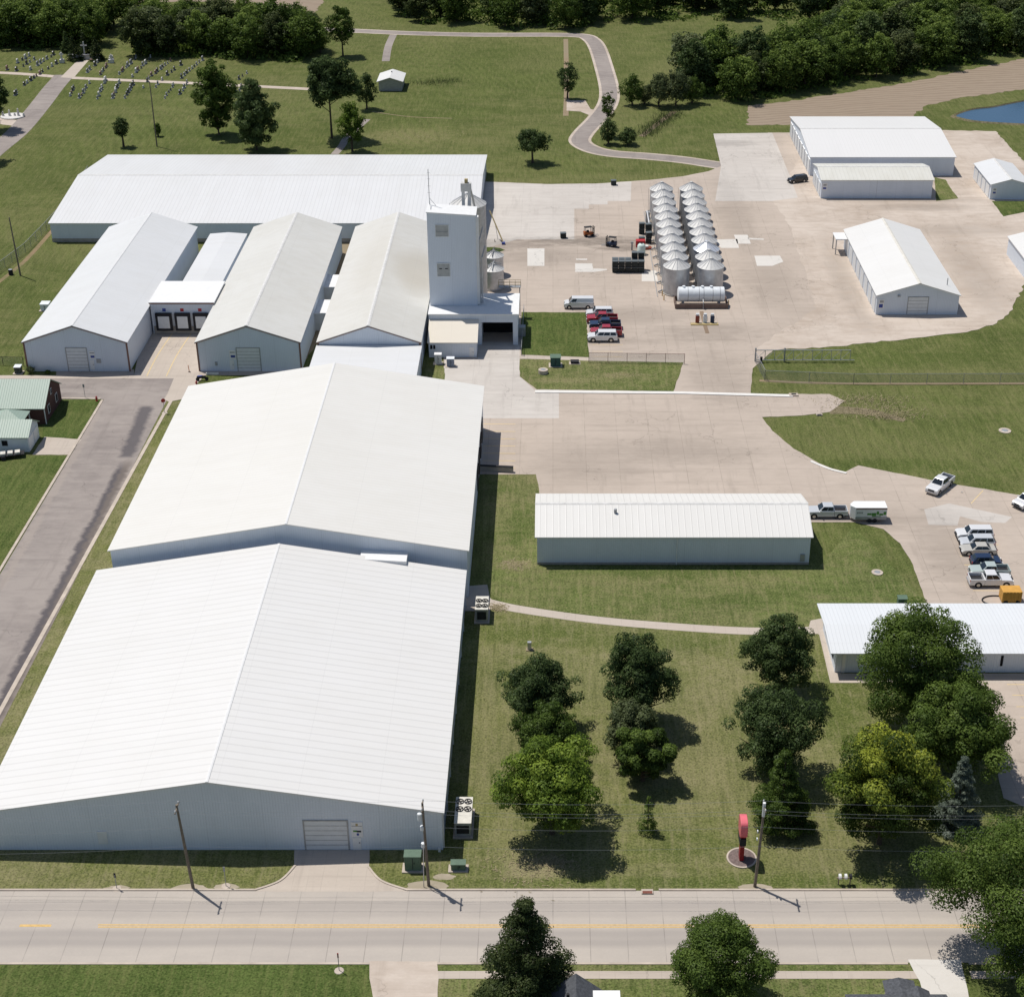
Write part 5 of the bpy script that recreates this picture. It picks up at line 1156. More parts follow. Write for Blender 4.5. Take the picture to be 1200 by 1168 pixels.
def vehicle(kind, pt, px_, py_, rz, label, cat, group=None, name=None, scale=1.):
    L, W, hz, bz, tz, cf, cr, rf, rr, wr, dk_ = SPEC[kind]
    root = empty(name or {'suv': 'suv', 'wagon': 'minivan'}.get(kind, kind), (*at(px_, py_)[:2], .05), rz, label, cat, group)
    root.scale = (scale,)*3
    h = W/2; body = MB()
    rearx = -L/2; z0 = .34
    if kind == 'pickup':
        prof = [(cr, z0), (L/2-.05, z0), (L/2, .55), (L/2-.02, hz-.28), (L/2-.22, hz-.06), (cf, hz), (cf-.2, bz), (cr, bz)]
    else:
        tail = dk_ if dk_ else bz
        prof = [(rearx+.05, z0), (L/2-.05, z0), (L/2, .55), (L/2-.03, hz-.28), (L/2-.3, hz-.08), (cf, hz+.0), (cf-.1, bz), (cr, bz), (rearx+.1, tail-.03), (rearx, tail-.2), (rearx, .5)]
    body.prism(prof, -h, h, 'y')
    b_ = body.build('body', pt, root, bevel=.07)
    if kind == 'pickup':
        bd = MB(); bd.box(rearx, cr-.03, -h, h, z0+.05, .8); bd.box(rearx, cr-.03, -h, -h+.12, .8, bz+.02); bd.box(rearx, cr-.03, h-.12, h, .8, bz+.02); bd.box(rearx, rearx+.1, -h+.12, h-.12, .8, bz+.02); bd.box(cr-.1, cr-.03, -h+.12, h-.12, .8, bz+.02)
        o = bd.build('bed', pt, root); MB().box(rearx+.12, cr-.11, -h+.13, h-.13, .801, .82).build('bed_liner', M['dark'], o)
    # greenhouse
    wb, wt_ = h-.06, h-.27
    Bq = [(cr+.02, -wb, bz-.01), (cf, -wb, bz-.02), (cf, wb, bz-.02), (cr+.02, wb, bz-.01)]; Tq = [(rr, -wt_, tz), (rf, -wt_, tz), (rf, wt_, tz), (rr, wt_, tz)]
    MB().hexa(Bq+Tq).build('cabin', pt, root, bevel=.07)
    def lerp(a, b, t): return tuple(a[i]+(b[i]-a[i])*t for i in range(3))
    def pane(nm, a, b, c, d, u0, u1, v0, v1, off):          # a,b bottom; d,c top
        q = [lerp(lerp(a, b, u), lerp(d, c, u), v) for u, v in ((u0, v0), (u1, v0), (u1, v1), (u0, v1))]
        q = [tuple(p[i]+off[i] for i in range(3)) for p in q]
        back = [tuple(p[i]-off[i]*1.5 for i in range(3)) for p in q]
        MB().hexa(back+q).build(nm, M['glass'], root)
    pane('windscreen', Bq[1], Bq[2], Tq[2], Tq[1], .07, .93, .08, .92, (.02, 0, .02))
    if kind != 'van': pane('rear_window', Bq[3], Bq[0], Tq[0], Tq[3], .1, .9, .25, .88, (-.022, 0, .008))
    side = {'pickup': [(.06, .46), (.5, .93)], 'suv': [(.04, .3), (.34, .62), (.65, .9)], 'wagon': [(.04, .3), (.34, .62), (.65, .9)], 'van': [(.74, .93)], 'sedan': [(.1, .5), (.53, .9)], 'hatch': [(.1, .5), (.53, .9)]}[kind]
    for (u0, u1) in side:
        pane('side_window', Bq[0], Bq[1], Tq[1], Tq[0], u0, u1, .15, .86, (0, -.02, .006)); pane('side_window', Bq[3], Bq[2], Tq[2], Tq[3], u0, u1, .15, .86, (0, .02, .006))
    fx, rx = L/2-.95, -L/2+ (1.15 if kind in ('pickup', 'van', 'suv') else .9)
    for x in (fx, rx):
        for s in (-1, 1):
            y0, y1 = sorted((s*(h-.24), s*(h+.015)))
            tyre = MB().tube([(x, y0, wr), (x, y1, wr)], wr, 20).build('wheel', M['dark'], root)
            ys = sorted((s*(h+.005), s*(h+.03))); MB().tube([(x, ys[0], wr), (x, ys[1], wr)], wr*.6, 16).build('rim', M['rim'], tyre)
            MB().prism([(x+wr*1.25*math.cos(t), wr+wr*1.25*math.sin(t)) for t in np.linspace(-.35, math.pi+.35, 12)], s*(h+.004)-.002, s*(h+.004)+.002, 'y').build('wheel_arch', M['black'], root)
    for s in (-1, 1):
        y0, y1 = sorted((s*(h-.1), s*(h-.5)))
        MB().box(L/2-.06, L/2+.02, y0, y1, hz-.42, hz-.24).build('headlight', M['lamp_w'], root)
        y0, y1 = sorted((s*(h-.02), s*(h-.22))); MB().box(-L/2-.02, -L/2+.05, y0, y1, bz-.42, bz-.08).build('tail_light', M['lamp_r'], root)
        y0, y1 = sorted((s*(h-.02), s*(h+.2))); MB().box(cf-.35, cf-.2, y0, y1, bz-.0, bz+.18).build('side_mirror', M['dark'] if kind == 'van' else pt, root)
    MB().box(L/2-.02, L/2+.03, -h+.5, h-.5, hz-.5, hz-.22).build('grille', M['dark'], root)
    MB().box(L/2-.04, L/2+.07, -h+.08, h-.08, .36, .55).build('bumper', M['rim'] if kind == 'pickup' else M['dark'], root); MB().box(-L/2-.08, -L/2+.02, -h+.08, h-.08, .38, .56).build('bumper', M['rim'] if kind == 'pickup' else M['dark'], root)
    return root
PI = math.pi
gN = 'vehicles parked beside the small lawn'; gE = 'cars parked in the east lot'
vehicle('van', P['white'], 678.5, 360.5, PI, 'white cargo van standing alone above the parked row by the small lawn', 'van', gN)
vehicle('suv', P['white'], 702.5, 371, PI, 'white van-bodied wagon at the top of the row beside the small lawn', 'van', gN)
vehicle('pickup', P['red'], 705.5, 377.5, PI, 'red pickup second from the top of the row by the small lawn', 'pickup', gN)
vehicle('pickup', P['navy'], 709, 384.5, PI, 'dark navy pickup between the two red pickups', 'pickup', gN)
vehicle('pickup', P['red'], 710, 393, PI, 'red pickup directly behind the white suv in the row', 'pickup', gN)
vehicle('suv', P['white'], 706, 399, PI, 'white long suv with dark windows, the nearest in the row by the small lawn', 'suv', gN, scale=1.06)
vehicle('suv', P['black'], 934.5, 213.5, PI*1.12, 'black suv parked outside the wide white warehouse', 'suv', scale=.92)
vehicle('pickup', P['silver'], 968.5, 604.5, PI, 'silver pickup hitched to the white box trailer', 'pickup')
vehicle('pickup', P['white'], 1101, 572.5, -2.25, 'white pickup parked at an angle on the east lawn edge', 'pickup')
vehicle('suv', P['white'], 1204, 591, -2.5, 'white suv cut off by the right edge of the photo', 'suv')
vehicle('suv', P['white'], 1141, 630.5, PI, 'white suv with a dark sunroof at the top of the east lot row', 'suv', gE)
vehicle('wagon', P['silver'], 1144, 640, PI, 'silver minivan between the white suv and the champagne sedan', 'minivan', gE)
vehicle('sedan', P['gold'], 1145.5, 648, PI, 'champagne silver sedan in the east lot', 'sedan', gE, scale=1.02)
vehicle('hatch', P['navy'], 1155, 662, 0, 'dark blue hatchback behind the two pickups of the east lot', 'hatchback', gE)
vehicle('pickup', P['sage'], 1158.5, 673.5, PI, 'pale green pickup behind the nearest white pickup', 'pickup', gE, scale=.92)
vehicle('pickup', P['white'], 1159.5, 684.5, 0, 'white pickup nearest the office in the east lot row', 'pickup', gE)
tr = empty('box_trailer', (*at(1017, 608.5)[:2], .05), 0, 'white enclosed trailer with green lettering behind the silver pickup', 'trailer')
MB().prism([(-1.05, .5), (1.05, .5), (1.05, 2.45), (-1.05, 2.45)], -2.1, 2.45, 'x').build('body', M['white'], tr)
MB().hexa([(-2.75, -.3, .5), (-2.1, -1.05, .5), (-2.1, 1.05, .5), (-2.75, .3, .5), (-2.75, -.3, 2.4), (-2.1, -1.05, 2.45), (-2.1, 1.05, 2.45), (-2.75, .3, 2.4)]).build('nose', M['white'], tr)
MB().box(-2.1, 2.45, -1.08, -1.051, 2.2, 2.36).build('trim_strip', M['trim'], tr); MB().box(-2.1, 2.45, -1.08, -1.051, .55, .95).build('gravel_guard', M['grey'], tr)
for (x0, x1, z0, z1) in ((-.4, .2, 1.25, 1.55), (.25, .9, 1.15, 1.6), (.95, 1.3, 1.3, 1.85), (1.35, 1.9, 1.2, 1.5), (1.95, 2.35, 1.3, 1.8), (.3, 1.6, 1.0, 1.1)): MB().box(x0, x1, -1.075, -1.051, z0, z1).build('lettering', M['green'], tr)
for x in (-1.9, -1.6, -1.3): MB().box(x, x+.22, -1.07, -1.051, 1.5, 1.75).build('lettering', M['grey'], tr)
for x in (.0, .78):
    for s in (-1, 1): MB().tube([(x, s*1.0-.1, .34), (x, s*1.0+.1, .34)], .34, 18).build('wheel', M['dark'], tr)
MB().tube([(-2.7, 0, .5), (-4.0, 0, .5)], .06, 6).build('hitch', M['dark'], tr)

# ------------------------------------------------------------------ cemetery
M['stone_d'] = plain('dark_granite', (.07, .075, .08), .4); M['stone_g'] = plain('grey_granite', (.28, .28, .29), .6); M['stone_p'] = plain('pale_marble', (.62, .60, .57), .7); M['stone_r'] = plain('rose_granite', (.26, .16, .14), .5)
gp = {}
def stone(kind):
    if kind in gp: return copy_tree(gp[kind])
    mt = M['stone_'+kind]; r = empty('headstone', (0, 0, 0))
    MB().prism([(-.5, .15), (.5, .15), (.5, .8), (.3, .95), (-.3, .95), (-.5, .8)], -.12, .12, 'x').build('tablet', mt, r); MB().box(-.25, .25, -.65, .65, 0, .15).build('base', M['stone_g'] if kind != 'g' else M['stone_p'], r)
    gp[kind] = r; return r
rowsA = [((100, 87.5), (117, 71.5), 'first'), ((117, 90), (133, 66.5), 'second'), ((137, 90), (160, 68), 'third'), ((155, 90.5), (177, 68), 'fourth'), ((175, 91.5), (203, 70), 'fifth'), ((197, 88), (213, 76.5), 'sixth'), ((213, 91.5), (237, 71.5), 'seventh'), ((281, 93), (289, 86), 'last')]
rowsB = [((82, 113), (88, 100), 'first'), ((92, 118), (105, 98), 'second'), ((115, 116), (123, 95), 'third'), ((132, 115), (140, 98), 'fourth'), ((147, 115), (157, 97), 'fifth'), ((168, 103), (175, 93), 'sixth'), ((182, 103), (190, 95), 'seventh'), ((194, 115), (203, 100), 'eighth'), ((212, 110), (220, 97), 'ninth'), ((277, 115), (283, 102), 'last')]
rowsC = [((8, 82), (35, 66), 'first'), ((20, 83), (47, 66), 'second'), ((37, 82), (63, 65), 'third'), ((50, 85), (67, 75), 'fourth')]
rowsD = [((25, 103), (47, 87), 'near'), ((13, 118), (20, 108), 'far')]
cname = {'d': 'dark', 'g': 'grey', 'p': 'pale', 'r': 'reddish'}
for rows_, where in ((rowsA, 'above the cemetery road'), (rowsB, 'below the cemetery road'), (rowsC, 'left of the monument'), (rowsD, 'inside the road bend')):
    for a, b, nm in rows_:
        A, B = at(*a)[:2], at(*b)[:2]; L_ = math.hypot(B[0]-A[0], B[1]-A[1]); n = max(2, int(L_/2.3))
        for i in range(n):
            if rnd.random() < .12: continue
            k = rnd.choice('dddgggppr'); o = stone(k); t = (i+rnd.uniform(-.15, .15))/(n-1)
            o.location = (A[0]+(B[0]-A[0])*t+rnd.uniform(-.2, .2), A[1]+(B[1]-A[1])*t, 0); o.rotation_euler.z = rnd.uniform(-.06, .06)
            s = rnd.uniform(.8, 1.5); o.scale = (s, s*rnd.uniform(.8, 1.3), s)
            tag(o, '%s headstone in the %s grave row %s' % (cname[k], nm, where), 'headstone', '%s headstones in the %s grave row %s' % (cname[k], nm, where))
for (px_, py_, h, lb) in ((73, 74, 3.2, 'tall pale monument with a cross left of the memorial wall'), (131, 74, 2.6, 'pale pillar monument right of the memorial wall')):
    m_ = empty('grave_monument', (*at(px_, py_)[:2], 0), 0, lb, 'monument'); MB().box(-.7, .7, -.6, .6, 0, 1.1).build('plinth', M['stone_p'], m_, bevel=.05); MB().box(-.25, .25, -.2, .2, 1.1, h).build('shaft', M['stone_p'], m_); MB().box(-.6, .6, -.15, .15, h-.8, h-.45).build('arm', M['stone_p'], m_)
cr_ = empty('memorial', (*at(99, 70)[:2], 0), 0, 'low memorial wall with a tall white cross between the dark spruces', 'memorial')
MB().box(-4.6, 4.6, -.2, .5, 0, 1.3).build('wall', M['stone_p'], cr_, bevel=.05); MB().box(-4.9, 4.9, -.4, .7, 1.3, 1.5).build('coping', M['stone_g'], cr_)
MB().box(-.2, .2, .85, 1.05, 0, 5.2).build('cross_shaft', M['stone_p'], cr_); MB().box(-1.0, 1.0, .84, 1.06, 3.9, 4.2).build('cross_arm', M['stone_p'], cr_)
for x in (-3.6, 3.2): MB().box(x-1.2, x+1.2, -1.7, -.8, 0, .4).build('flower_bed', M['stone_r'], cr_)
fb = empty('grave_shrine', (*at(15, 137)[:2], 0), 0, 'cluster of pale statues on a low oval plinth beside the road', 'monument')
MB().lathe([(3.2, 0), (3.2, .3), (0, .34)], 0, 0, 24).build('plinth', M['stone_p'], fb).scale = (1, 1.0, 1)
for x, h in ((-2.6, 1.6), (-.8, 2.0), (1.6, 2.4), (3.0, 1.1), (.6, 1.2)): MB().lathe([(.35, .35), (.28, h*.6), (.2, h*.75), (.22, h*.9), (0, h)], x, 0, 10).build('statue', M['stone_p'], fb, smooth=True)

# ------------------------------------------------------------------ trees
LEAF = dict(
    dark=leaf_mat('dark_green_leaves', (.036, .062, .020), (.095, .140, .046), (.18, .235, .085)),
    mid=leaf_mat('mid_green_leaves', (.046, .080, .015), (.118, .178, .036), (.21, .28, .062)),
    bright=leaf_mat('bright_green_leaves', (.056, .098, .014), (.165, .245, .036), (.31, .40, .062)),
    yellow=leaf_mat('yellow_green_leaves', (.048, .078, .014), (.125, .175, .030), (.42, .46, .06)),
    blue=leaf_mat('blue_spruce_needles', (.075, .105, .080), (.17, .21, .165), (.28, .32, .26)),
    pine=leaf_mat('pine_needles', (.028, .046, .015), (.072, .098, .032), (.15, .175, .065)),
    grey=leaf_mat('grey_green_leaves', (.060, .080, .034), (.135, .168, .072), (.22, .245, .115)))
M['bark'] = plain('tree_bark', (.085, .065, .048), .95, var=.3, scale=4)
def crown_obj(R_, z0, z1, n, leaf, seed, shape, mat, parent, gap=.12, topbias=0., name='crown'):
    g = np.random.default_rng(seed); Hc = z1 - z0; C_ = []
    if shape == 'round':
        k = 150
        for i in range(k):
            d = g.normal(size=3); d /= np.linalg.norm(d); f = g.uniform(.35, .9)**.7
            rc = R_*g.uniform(.11, .23)
            wob = 1 + .16*math.sin(3*math.atan2(d[1], d[0]) + seed) + .1*math.sin(5*math.atan2(d[1], d[0]) + 2*seed)
            egg = 1 - .22*max(0, d[2])
            ex = max(R_*wob*egg - rc*.75, R_*.2); f = g.uniform(.25, 1.)**.6
            C_.append((d[0]*f*ex, d[1]*f*ex, (z0+z1)/2 + d[2]*f*(Hc/2 - rc*.55), rc, g.uniform(0, 1)))
    elif shape == 'open':
        k = 60
        for i in range(k):
            d = g.normal(size=3); d /= np.linalg.norm(d); f = g.uniform(.45, 1.0)
            C_.append((d[0]*f*R_*.9, d[1]*f*R_*.9, (z0+z1)/2 + d[2]*f*Hc/2*.88, R_*g.uniform(.12, .24), g.uniform(0, 1)))
    else:
        k = 190
        for i in range(k):
            t = (int(g.uniform(0, 1)**1.2*13)+g.uniform(.1, .55))/13
            rr_ = R_*(1-t)**1.0 + R_*.03; rr_ *= 1+.18*math.sin(i*2.4); a = g.uniform(0, 2*PI); f = g.uniform(.45, 1.)
            C_.append((rr_*f*math.cos(a), rr_*f*math.sin(a), z0+Hc*t-.1*rr_*f, max(R_*.06, R_*(.07+.12*(1-t))*g.uniform(.7, 1.2)), g.uniform(0, 1)))
    C_ = np.array(C_); wts = C_[:, 3]**2; wts /= wts.sum(); idx = g.choice(len(C_), n, p=wts)
    c = C_[idx]; d = g.normal(size=(n, 3)); d[:, 2] += .25; d /= np.linalg.norm(d, axis=1)[:, None]
    rr_ = 1.04 - .34*g.uniform(0, 1, n)**2.2; flat = np.array([1, 1, .72]) if shape != 'cone' else np.array([1.25, 1.25, .5])
    p = c[:, :3] + d*(c[:, 3]*rr_)[:, None]*flat + g.normal(size=(n, 3))*leaf*.22
    nrm = d + g.normal(size=(n, 3))*.33; nrm[:, 2] += .35; nrm /= np.linalg.norm(nrm, axis=1)[:, None]
    ref = g.normal(size=(n, 3)); e1 = np.cross(nrm, ref); e1 /= np.linalg.norm(e1, axis=1)[:, None]; e2 = np.cross(nrm, e1)
    s = leaf*g.uniform(.5, 1.15, n); sa, sb = (s*.5)[:, None], (s*.5*g.uniform(.45, .9, n))[:, None]
    V = np.stack([p-e1*sa, p-e2*sb+nrm*sb*.3, p+e1*sa, p+e2*sb+nrm*sb*.3], 1).reshape(-1, 3).astype(np.float32)
    V[:, 2] = np.maximum(V[:, 2], .05)
    me = bpy.data.meshes.new(name); me.vertices.add(4*n); me.vertices.foreach_set('co', V.ravel()); me.loops.add(4*n); me.loops.foreach_set('vertex_index', np.arange(4*n, dtype=np.int32))
    me.polygons.add(n); me.polygons.foreach_set('loop_start', np.arange(0, 4*n, 4, dtype=np.int32)); me.update(calc_edges=True)
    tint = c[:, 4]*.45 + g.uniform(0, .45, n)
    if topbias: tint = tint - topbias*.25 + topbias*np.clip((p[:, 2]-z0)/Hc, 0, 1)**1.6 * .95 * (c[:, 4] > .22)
    at_ = me.attributes.new('tint', 'FLOAT', 'POINT'); at_.data.foreach_set('value', np.repeat(tint, 4).astype(np.float32))
    me.materials.append(mat); me.validate()
    o = bpy.data.objects.new(name, me); COL.objects.link(o); o.parent = parent; return o
def trunk_obj(h, r, z0, R_, seed, parent, cone=False, lean=0.):
    g = random.Random(seed); mb = MB(); top = z0 + (h-z0)*(.93 if cone else .55)
    mb.tube([(0, 0, -.1), (lean*.1, 0, z0*.5), (lean*.2+g.uniform(-.1, .1), g.uniform(-.1, .1), z0+.3), (lean*.3, 0, top)], [r*1.35, r, r*.85, r*.25], 8)
    if not cone:
        for i in range(7):
            a = g.uniform(0, 2*PI); zs_ = z0*g.uniform(.8, 1.0)+ (h-z0)*g.uniform(0, .3); l = R_*g.uniform(.5, .8)
            mb.tube([(0, 0, zs_), (l*.5*math.cos(a), l*.5*math.sin(a), zs_+l*.35), (l*math.cos(a), l*math.sin(a), zs_+l*.75)], [r*.45, r*.3, r*.1], 6)
    return mb.build('trunk', M['bark'], parent, smooth=True)
sd_ = [10]
def tree(label, bx_, by_, top, R_, mat, shape='round', z0=None, n=9000, leaf=.4, cat='tree', name=None, group=None, trunk=.25, topbias=0., h=None, scale_y=1.):
    sd_[0] += 1; seed = sd_[0]
    h = h or ht(bx_, by_, top); z0 = h*.07 if z0 is None else z0
    big_ = n >= 5500; n = int(n*(2.7 if big_ else 1.6)); leaf *= .74 if big_ else .9
    r = empty(name or ('conifer_tree' if shape == 'cone' else 'broadleaf_tree'), (*at(bx_, by_)[:2], 0), 0, label, cat, group)
    trunk_obj(h, trunk, z0, R_, seed, r, shape == 'cone'); crown_obj(R_, z0, h, n, leaf, seed, shape, LEAF[mat], r, topbias=topbias)
    return r
G1 = 'trees on the front lawn'
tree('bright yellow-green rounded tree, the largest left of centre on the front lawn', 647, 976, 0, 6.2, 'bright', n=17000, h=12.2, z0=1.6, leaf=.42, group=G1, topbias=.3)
tree('mid-green tree tucked right behind the bright green one', 640, 898, 0, 4.2, 'mid', n=9000, h=8.8, group=G1)
tree('dark round tree farthest back in the left group of the front lawn', 632, 852, 0, 4.8, 'dark', n=10000, h=10.2, group=G1)
tree('dark broad tree at the back of the middle pair on the lawn', 746, 846, 0, 4.9, 'dark', n=11500, h=13.0, group=G1)
tree('grey-green loose tree between the dark and the yellow-tipped tree', 738, 884, 0, 3.6, 'grey', n=6000, h=7.8, group=G1)
tree('small tree with yellow-green top in the middle of the lawn', 753, 914, 0, 3.6, 'mid', 'open', n=6500, h=8.0, group=G1, topbias=.5)
tree('tiny young spruce alone between the two tree groups', 759, 974, 0, 1.15, 'mid', 'cone', n=1000, leaf=.22, h=5., z0=.3, group=G1, trunk=.1)
tree('irregular dark tree at the walkway end, farthest of the right-hand column', 911, 812, 0, 4.6, 'dark', n=10500, h=11.2, group=G1)
tree('large dark green tree in the middle of the right-hand column', 907, 905, 0, 5.5, 'dark', n=12000, h=12.0, group=G1)
tree('pointed feathery green tree nearest the red sign', 914, 967, 0, 3.3, 'mid', 'cone', n=10000, h=10.4, z0=1.2, leaf=.32, group=G1)
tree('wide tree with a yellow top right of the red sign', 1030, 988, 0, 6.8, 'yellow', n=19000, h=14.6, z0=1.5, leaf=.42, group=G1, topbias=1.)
tree('tall green tree overhanging the office roof', 1068, 850, 0, 7.9, 'mid', n=22000, h=16.8, z0=2, leaf=.42, group=G1)
tree('broad green tree beside the office parking lot', 1121, 908, 0, 6.7, 'mid', n=17000, h=12.6, z0=1.5, leaf=.42, group=G1)
tree('blue-grey spruce in front of the broad trees', 1119, 968, 0, 2.7, 'blue', 'cone', n=9500, leaf=.3, h=9.6, z0=.5, group=G1, trunk=.18)
G2 = 'trees along the bottom edge'
tree('big loose green tree overhanging the road at the lower right', 1180, 1118, 0, 8.9, 'mid', 'round', n=24000, leaf=.36, h=16., z0=3, group=G2, topbias=.25)
tree('green tree in the bottom right corner below the overhanging tree', 1225, 1178, 0, 6.5, 'mid', 'open', n=14000, leaf=.34, h=11, z0=1.5, group=G2)
tree('big dark pine with ragged outline at the bottom edge', 617, 1190, 0, 5.7, 'pine', 'cone', n=22000, leaf=.34, h=14.6, z0=.8, group=G2, trunk=.3)
tree('dense dark green tree at the bottom edge right of centre', 842, 1172, 0, 5.2, 'mid', n=19000, leaf=.32, h=9.8, z0=1, group=G2)
# middle distance, given by base, top and crown width in the photo
def mt_(label, bx_, by_, top, wpx, mat, shape='round', z0f=.2, n=3500, group=None, leaf=None, topbias=0.):
    X, Y, _ = at(bx_, by_); h = ht(bx_, by_, top); s_ = pix(X+1, Y, h*.6)[0]-pix(X, Y, h*.6)[0]; R_ = wpx/2/s_
    return tree(label, bx_, by_, top, R_, mat, shape, h*z0f, n, leaf or max(.45, R_*.13), group=group, h=h, topbias=topbias)
G3 = 'scattered meadow trees'
mt_('small lone tree on the meadow left of the dead pole', 145, 172, 137, 22, 'dark', z0f=.3, n=1800, group=G3)
mt_('small leafy clump grown around the tall dead pole', 185.5, 160, 143, 9, 'mid', n=500, z0f=.1, group=G3)
mt_('tall dark tree left of its rounder neighbour in the cemetery meadow', 257, 158, 68, 52, 'mid', z0f=.02, n=7500, group=G3)
mt_('oval dark tree just behind the long rear warehouse', 301, 176, 92, 56, 'dark', z0f=.03, n=7500, group=G3)
mt_('tall tree with a long bare trunk beside the cemetery shed', 389, 162, 62, 66, 'dark', z0f=.36, n=7000, group=G3)
mt_('dark tree touching the left wall of the cemetery shed', 430, 128, 84, 30, 'dark', z0f=.12, n=3500, group=G3)
mt_('bright green young tree in front of the bare-trunked tree', 413, 178, 118, 38, 'bright', z0f=.15, n=4500, group=G3)
mt_('tall tree where the country lane disappears', 402, 66, 4, 36, 'mid', z0f=.2, n=4500, group=G3)
mt_('small tree by the woodland corner left of the lane tree', 376, 62, 26, 28, 'mid', z0f=.1, n=2600, group=G3)
mt_('dark round tree left of the lane bend', 665, 116, 71, 27, 'dark', z0f=.15, n=3200, group=G3)
mt_('lone wide-crowned tree on the grass above the yard', 624, 191, 151, 42, 'dark', z0f=.3, n=4200, group=G3)
mt_('ragged thin tree standing in the lane bend', 712, 160, 104, 22, 'mid', 'open', z0f=.3, n=1500, group=G3)
mt_('dark bush at the inside of the lane bend', 713, 169, 137, 24, 'dark', z0f=.05, n=2200, group=G3)
mt_('low dark bush right of the lane bend', 736, 170, 149, 25, 'dark', z0f=.03, n=2200, group=G3)
mt_('round green tree right of the lane', 741, 124, 86, 32, 'mid', z0f=.08, n=3200, group=G3)
mt_('willowy grey-green tree nearest the lane in the thicket', 772, 125, 84, 34, 'grey', z0f=.05, n=3200, group=G3)
mt_('willowy grey-green tree in the middle of the thicket', 792, 124, 80, 36, 'grey', z0f=.05, n=3200, group=G3)
mt_('grey-green bushy tree at the woodland corner', 811, 121, 88, 30, 'mid', z0f=.03, n=2600, group=G3)
mt_('green bush right of the grass patch at the lane', 755, 122, 100, 22, 'grey', z0f=.03, n=1500, group=G3)
mt_('dark tree shading the cemetery road at the left edge', -2, 152, 82, 44, 'dark', z0f=.2, n=5000, group=G3)
mt_('dark bushy tree at the left edge beside the shrine', -22, 190, 120, 50, 'dark', z0f=.2, n=4000, group=G3)
for (bx_, by_, top, wd, lb) in ((88, 71, 42, 21, 'dark spruce left of the white cross'), (100, 66, 38, 18, 'dark spruce directly behind the white cross'), (114, 71, 43, 20, 'dark spruce right of the white cross'), (79, 62, 36, 16, 'green spruce left of the memorial group')):
    mt_(lb, bx_, by_, top, wd, 'pine' if wd != 16 else 'dark', 'cone', z0f=.02, n=2000, group='spruces around the memorial', leaf=.5)
for (bx_, by_, lb, r_, h_) in ((36, 438, 'round bush at the corner of the westernmost warehouse', .95, 1.5), (56, 438, 'small low bush at the front wall of the westernmost warehouse', .5, .7)):
    tree(lb, bx_, by_, 0, r_, 'grey' if r_ > .8 else 'mid', n=900, leaf=.16, h=h_, z0=.05, cat='bush', name='bush', trunk=.05)

# woodland: individual trees, five kinds of crown
protos = []
for i, (mat, R_, h_, n) in enumerate((('mid', 5.6, 13.5, 3000), ('mid', 5.2, 12.5, 2800), ('dark', 4.6, 15, 2800), ('grey', 5.0, 12, 2400), ('pine', 5.4, 14, 3000), ('mid', 6.2, 14.5, 3400))):
    R_ *= 1.22; n = int(n*2.3); h_ *= 1.05
    sd_[0] += 1; r = empty('woodland_tree', (0, 0, 0)); trunk_obj(h_, .25, 1.2, R_, 50+i, r); crown_obj(R_, .6, h_, n, .72, 300+i*7, 'round', LEAF[mat], r, topbias=.5); protos.append([r, False, i])  # topbias lightens the crown tops: sunlit highlights put into the leaf colour
WL = ['lush rounded', 'mid-green rounded', 'tall dark', 'grey-green', 'very dark', 'broad mid-green']
def inside(x, y, poly):
    c = False; j = len(poly)-1
    for i in range(len(poly)):
        if (poly[i][1] > y) != (poly[j][1] > y) and x < (poly[j][0]-poly[i][0])*(y-poly[i][1])/(poly[j][1]-poly[i][1])+poly[i][0]: c = not c
        j = i
    return c
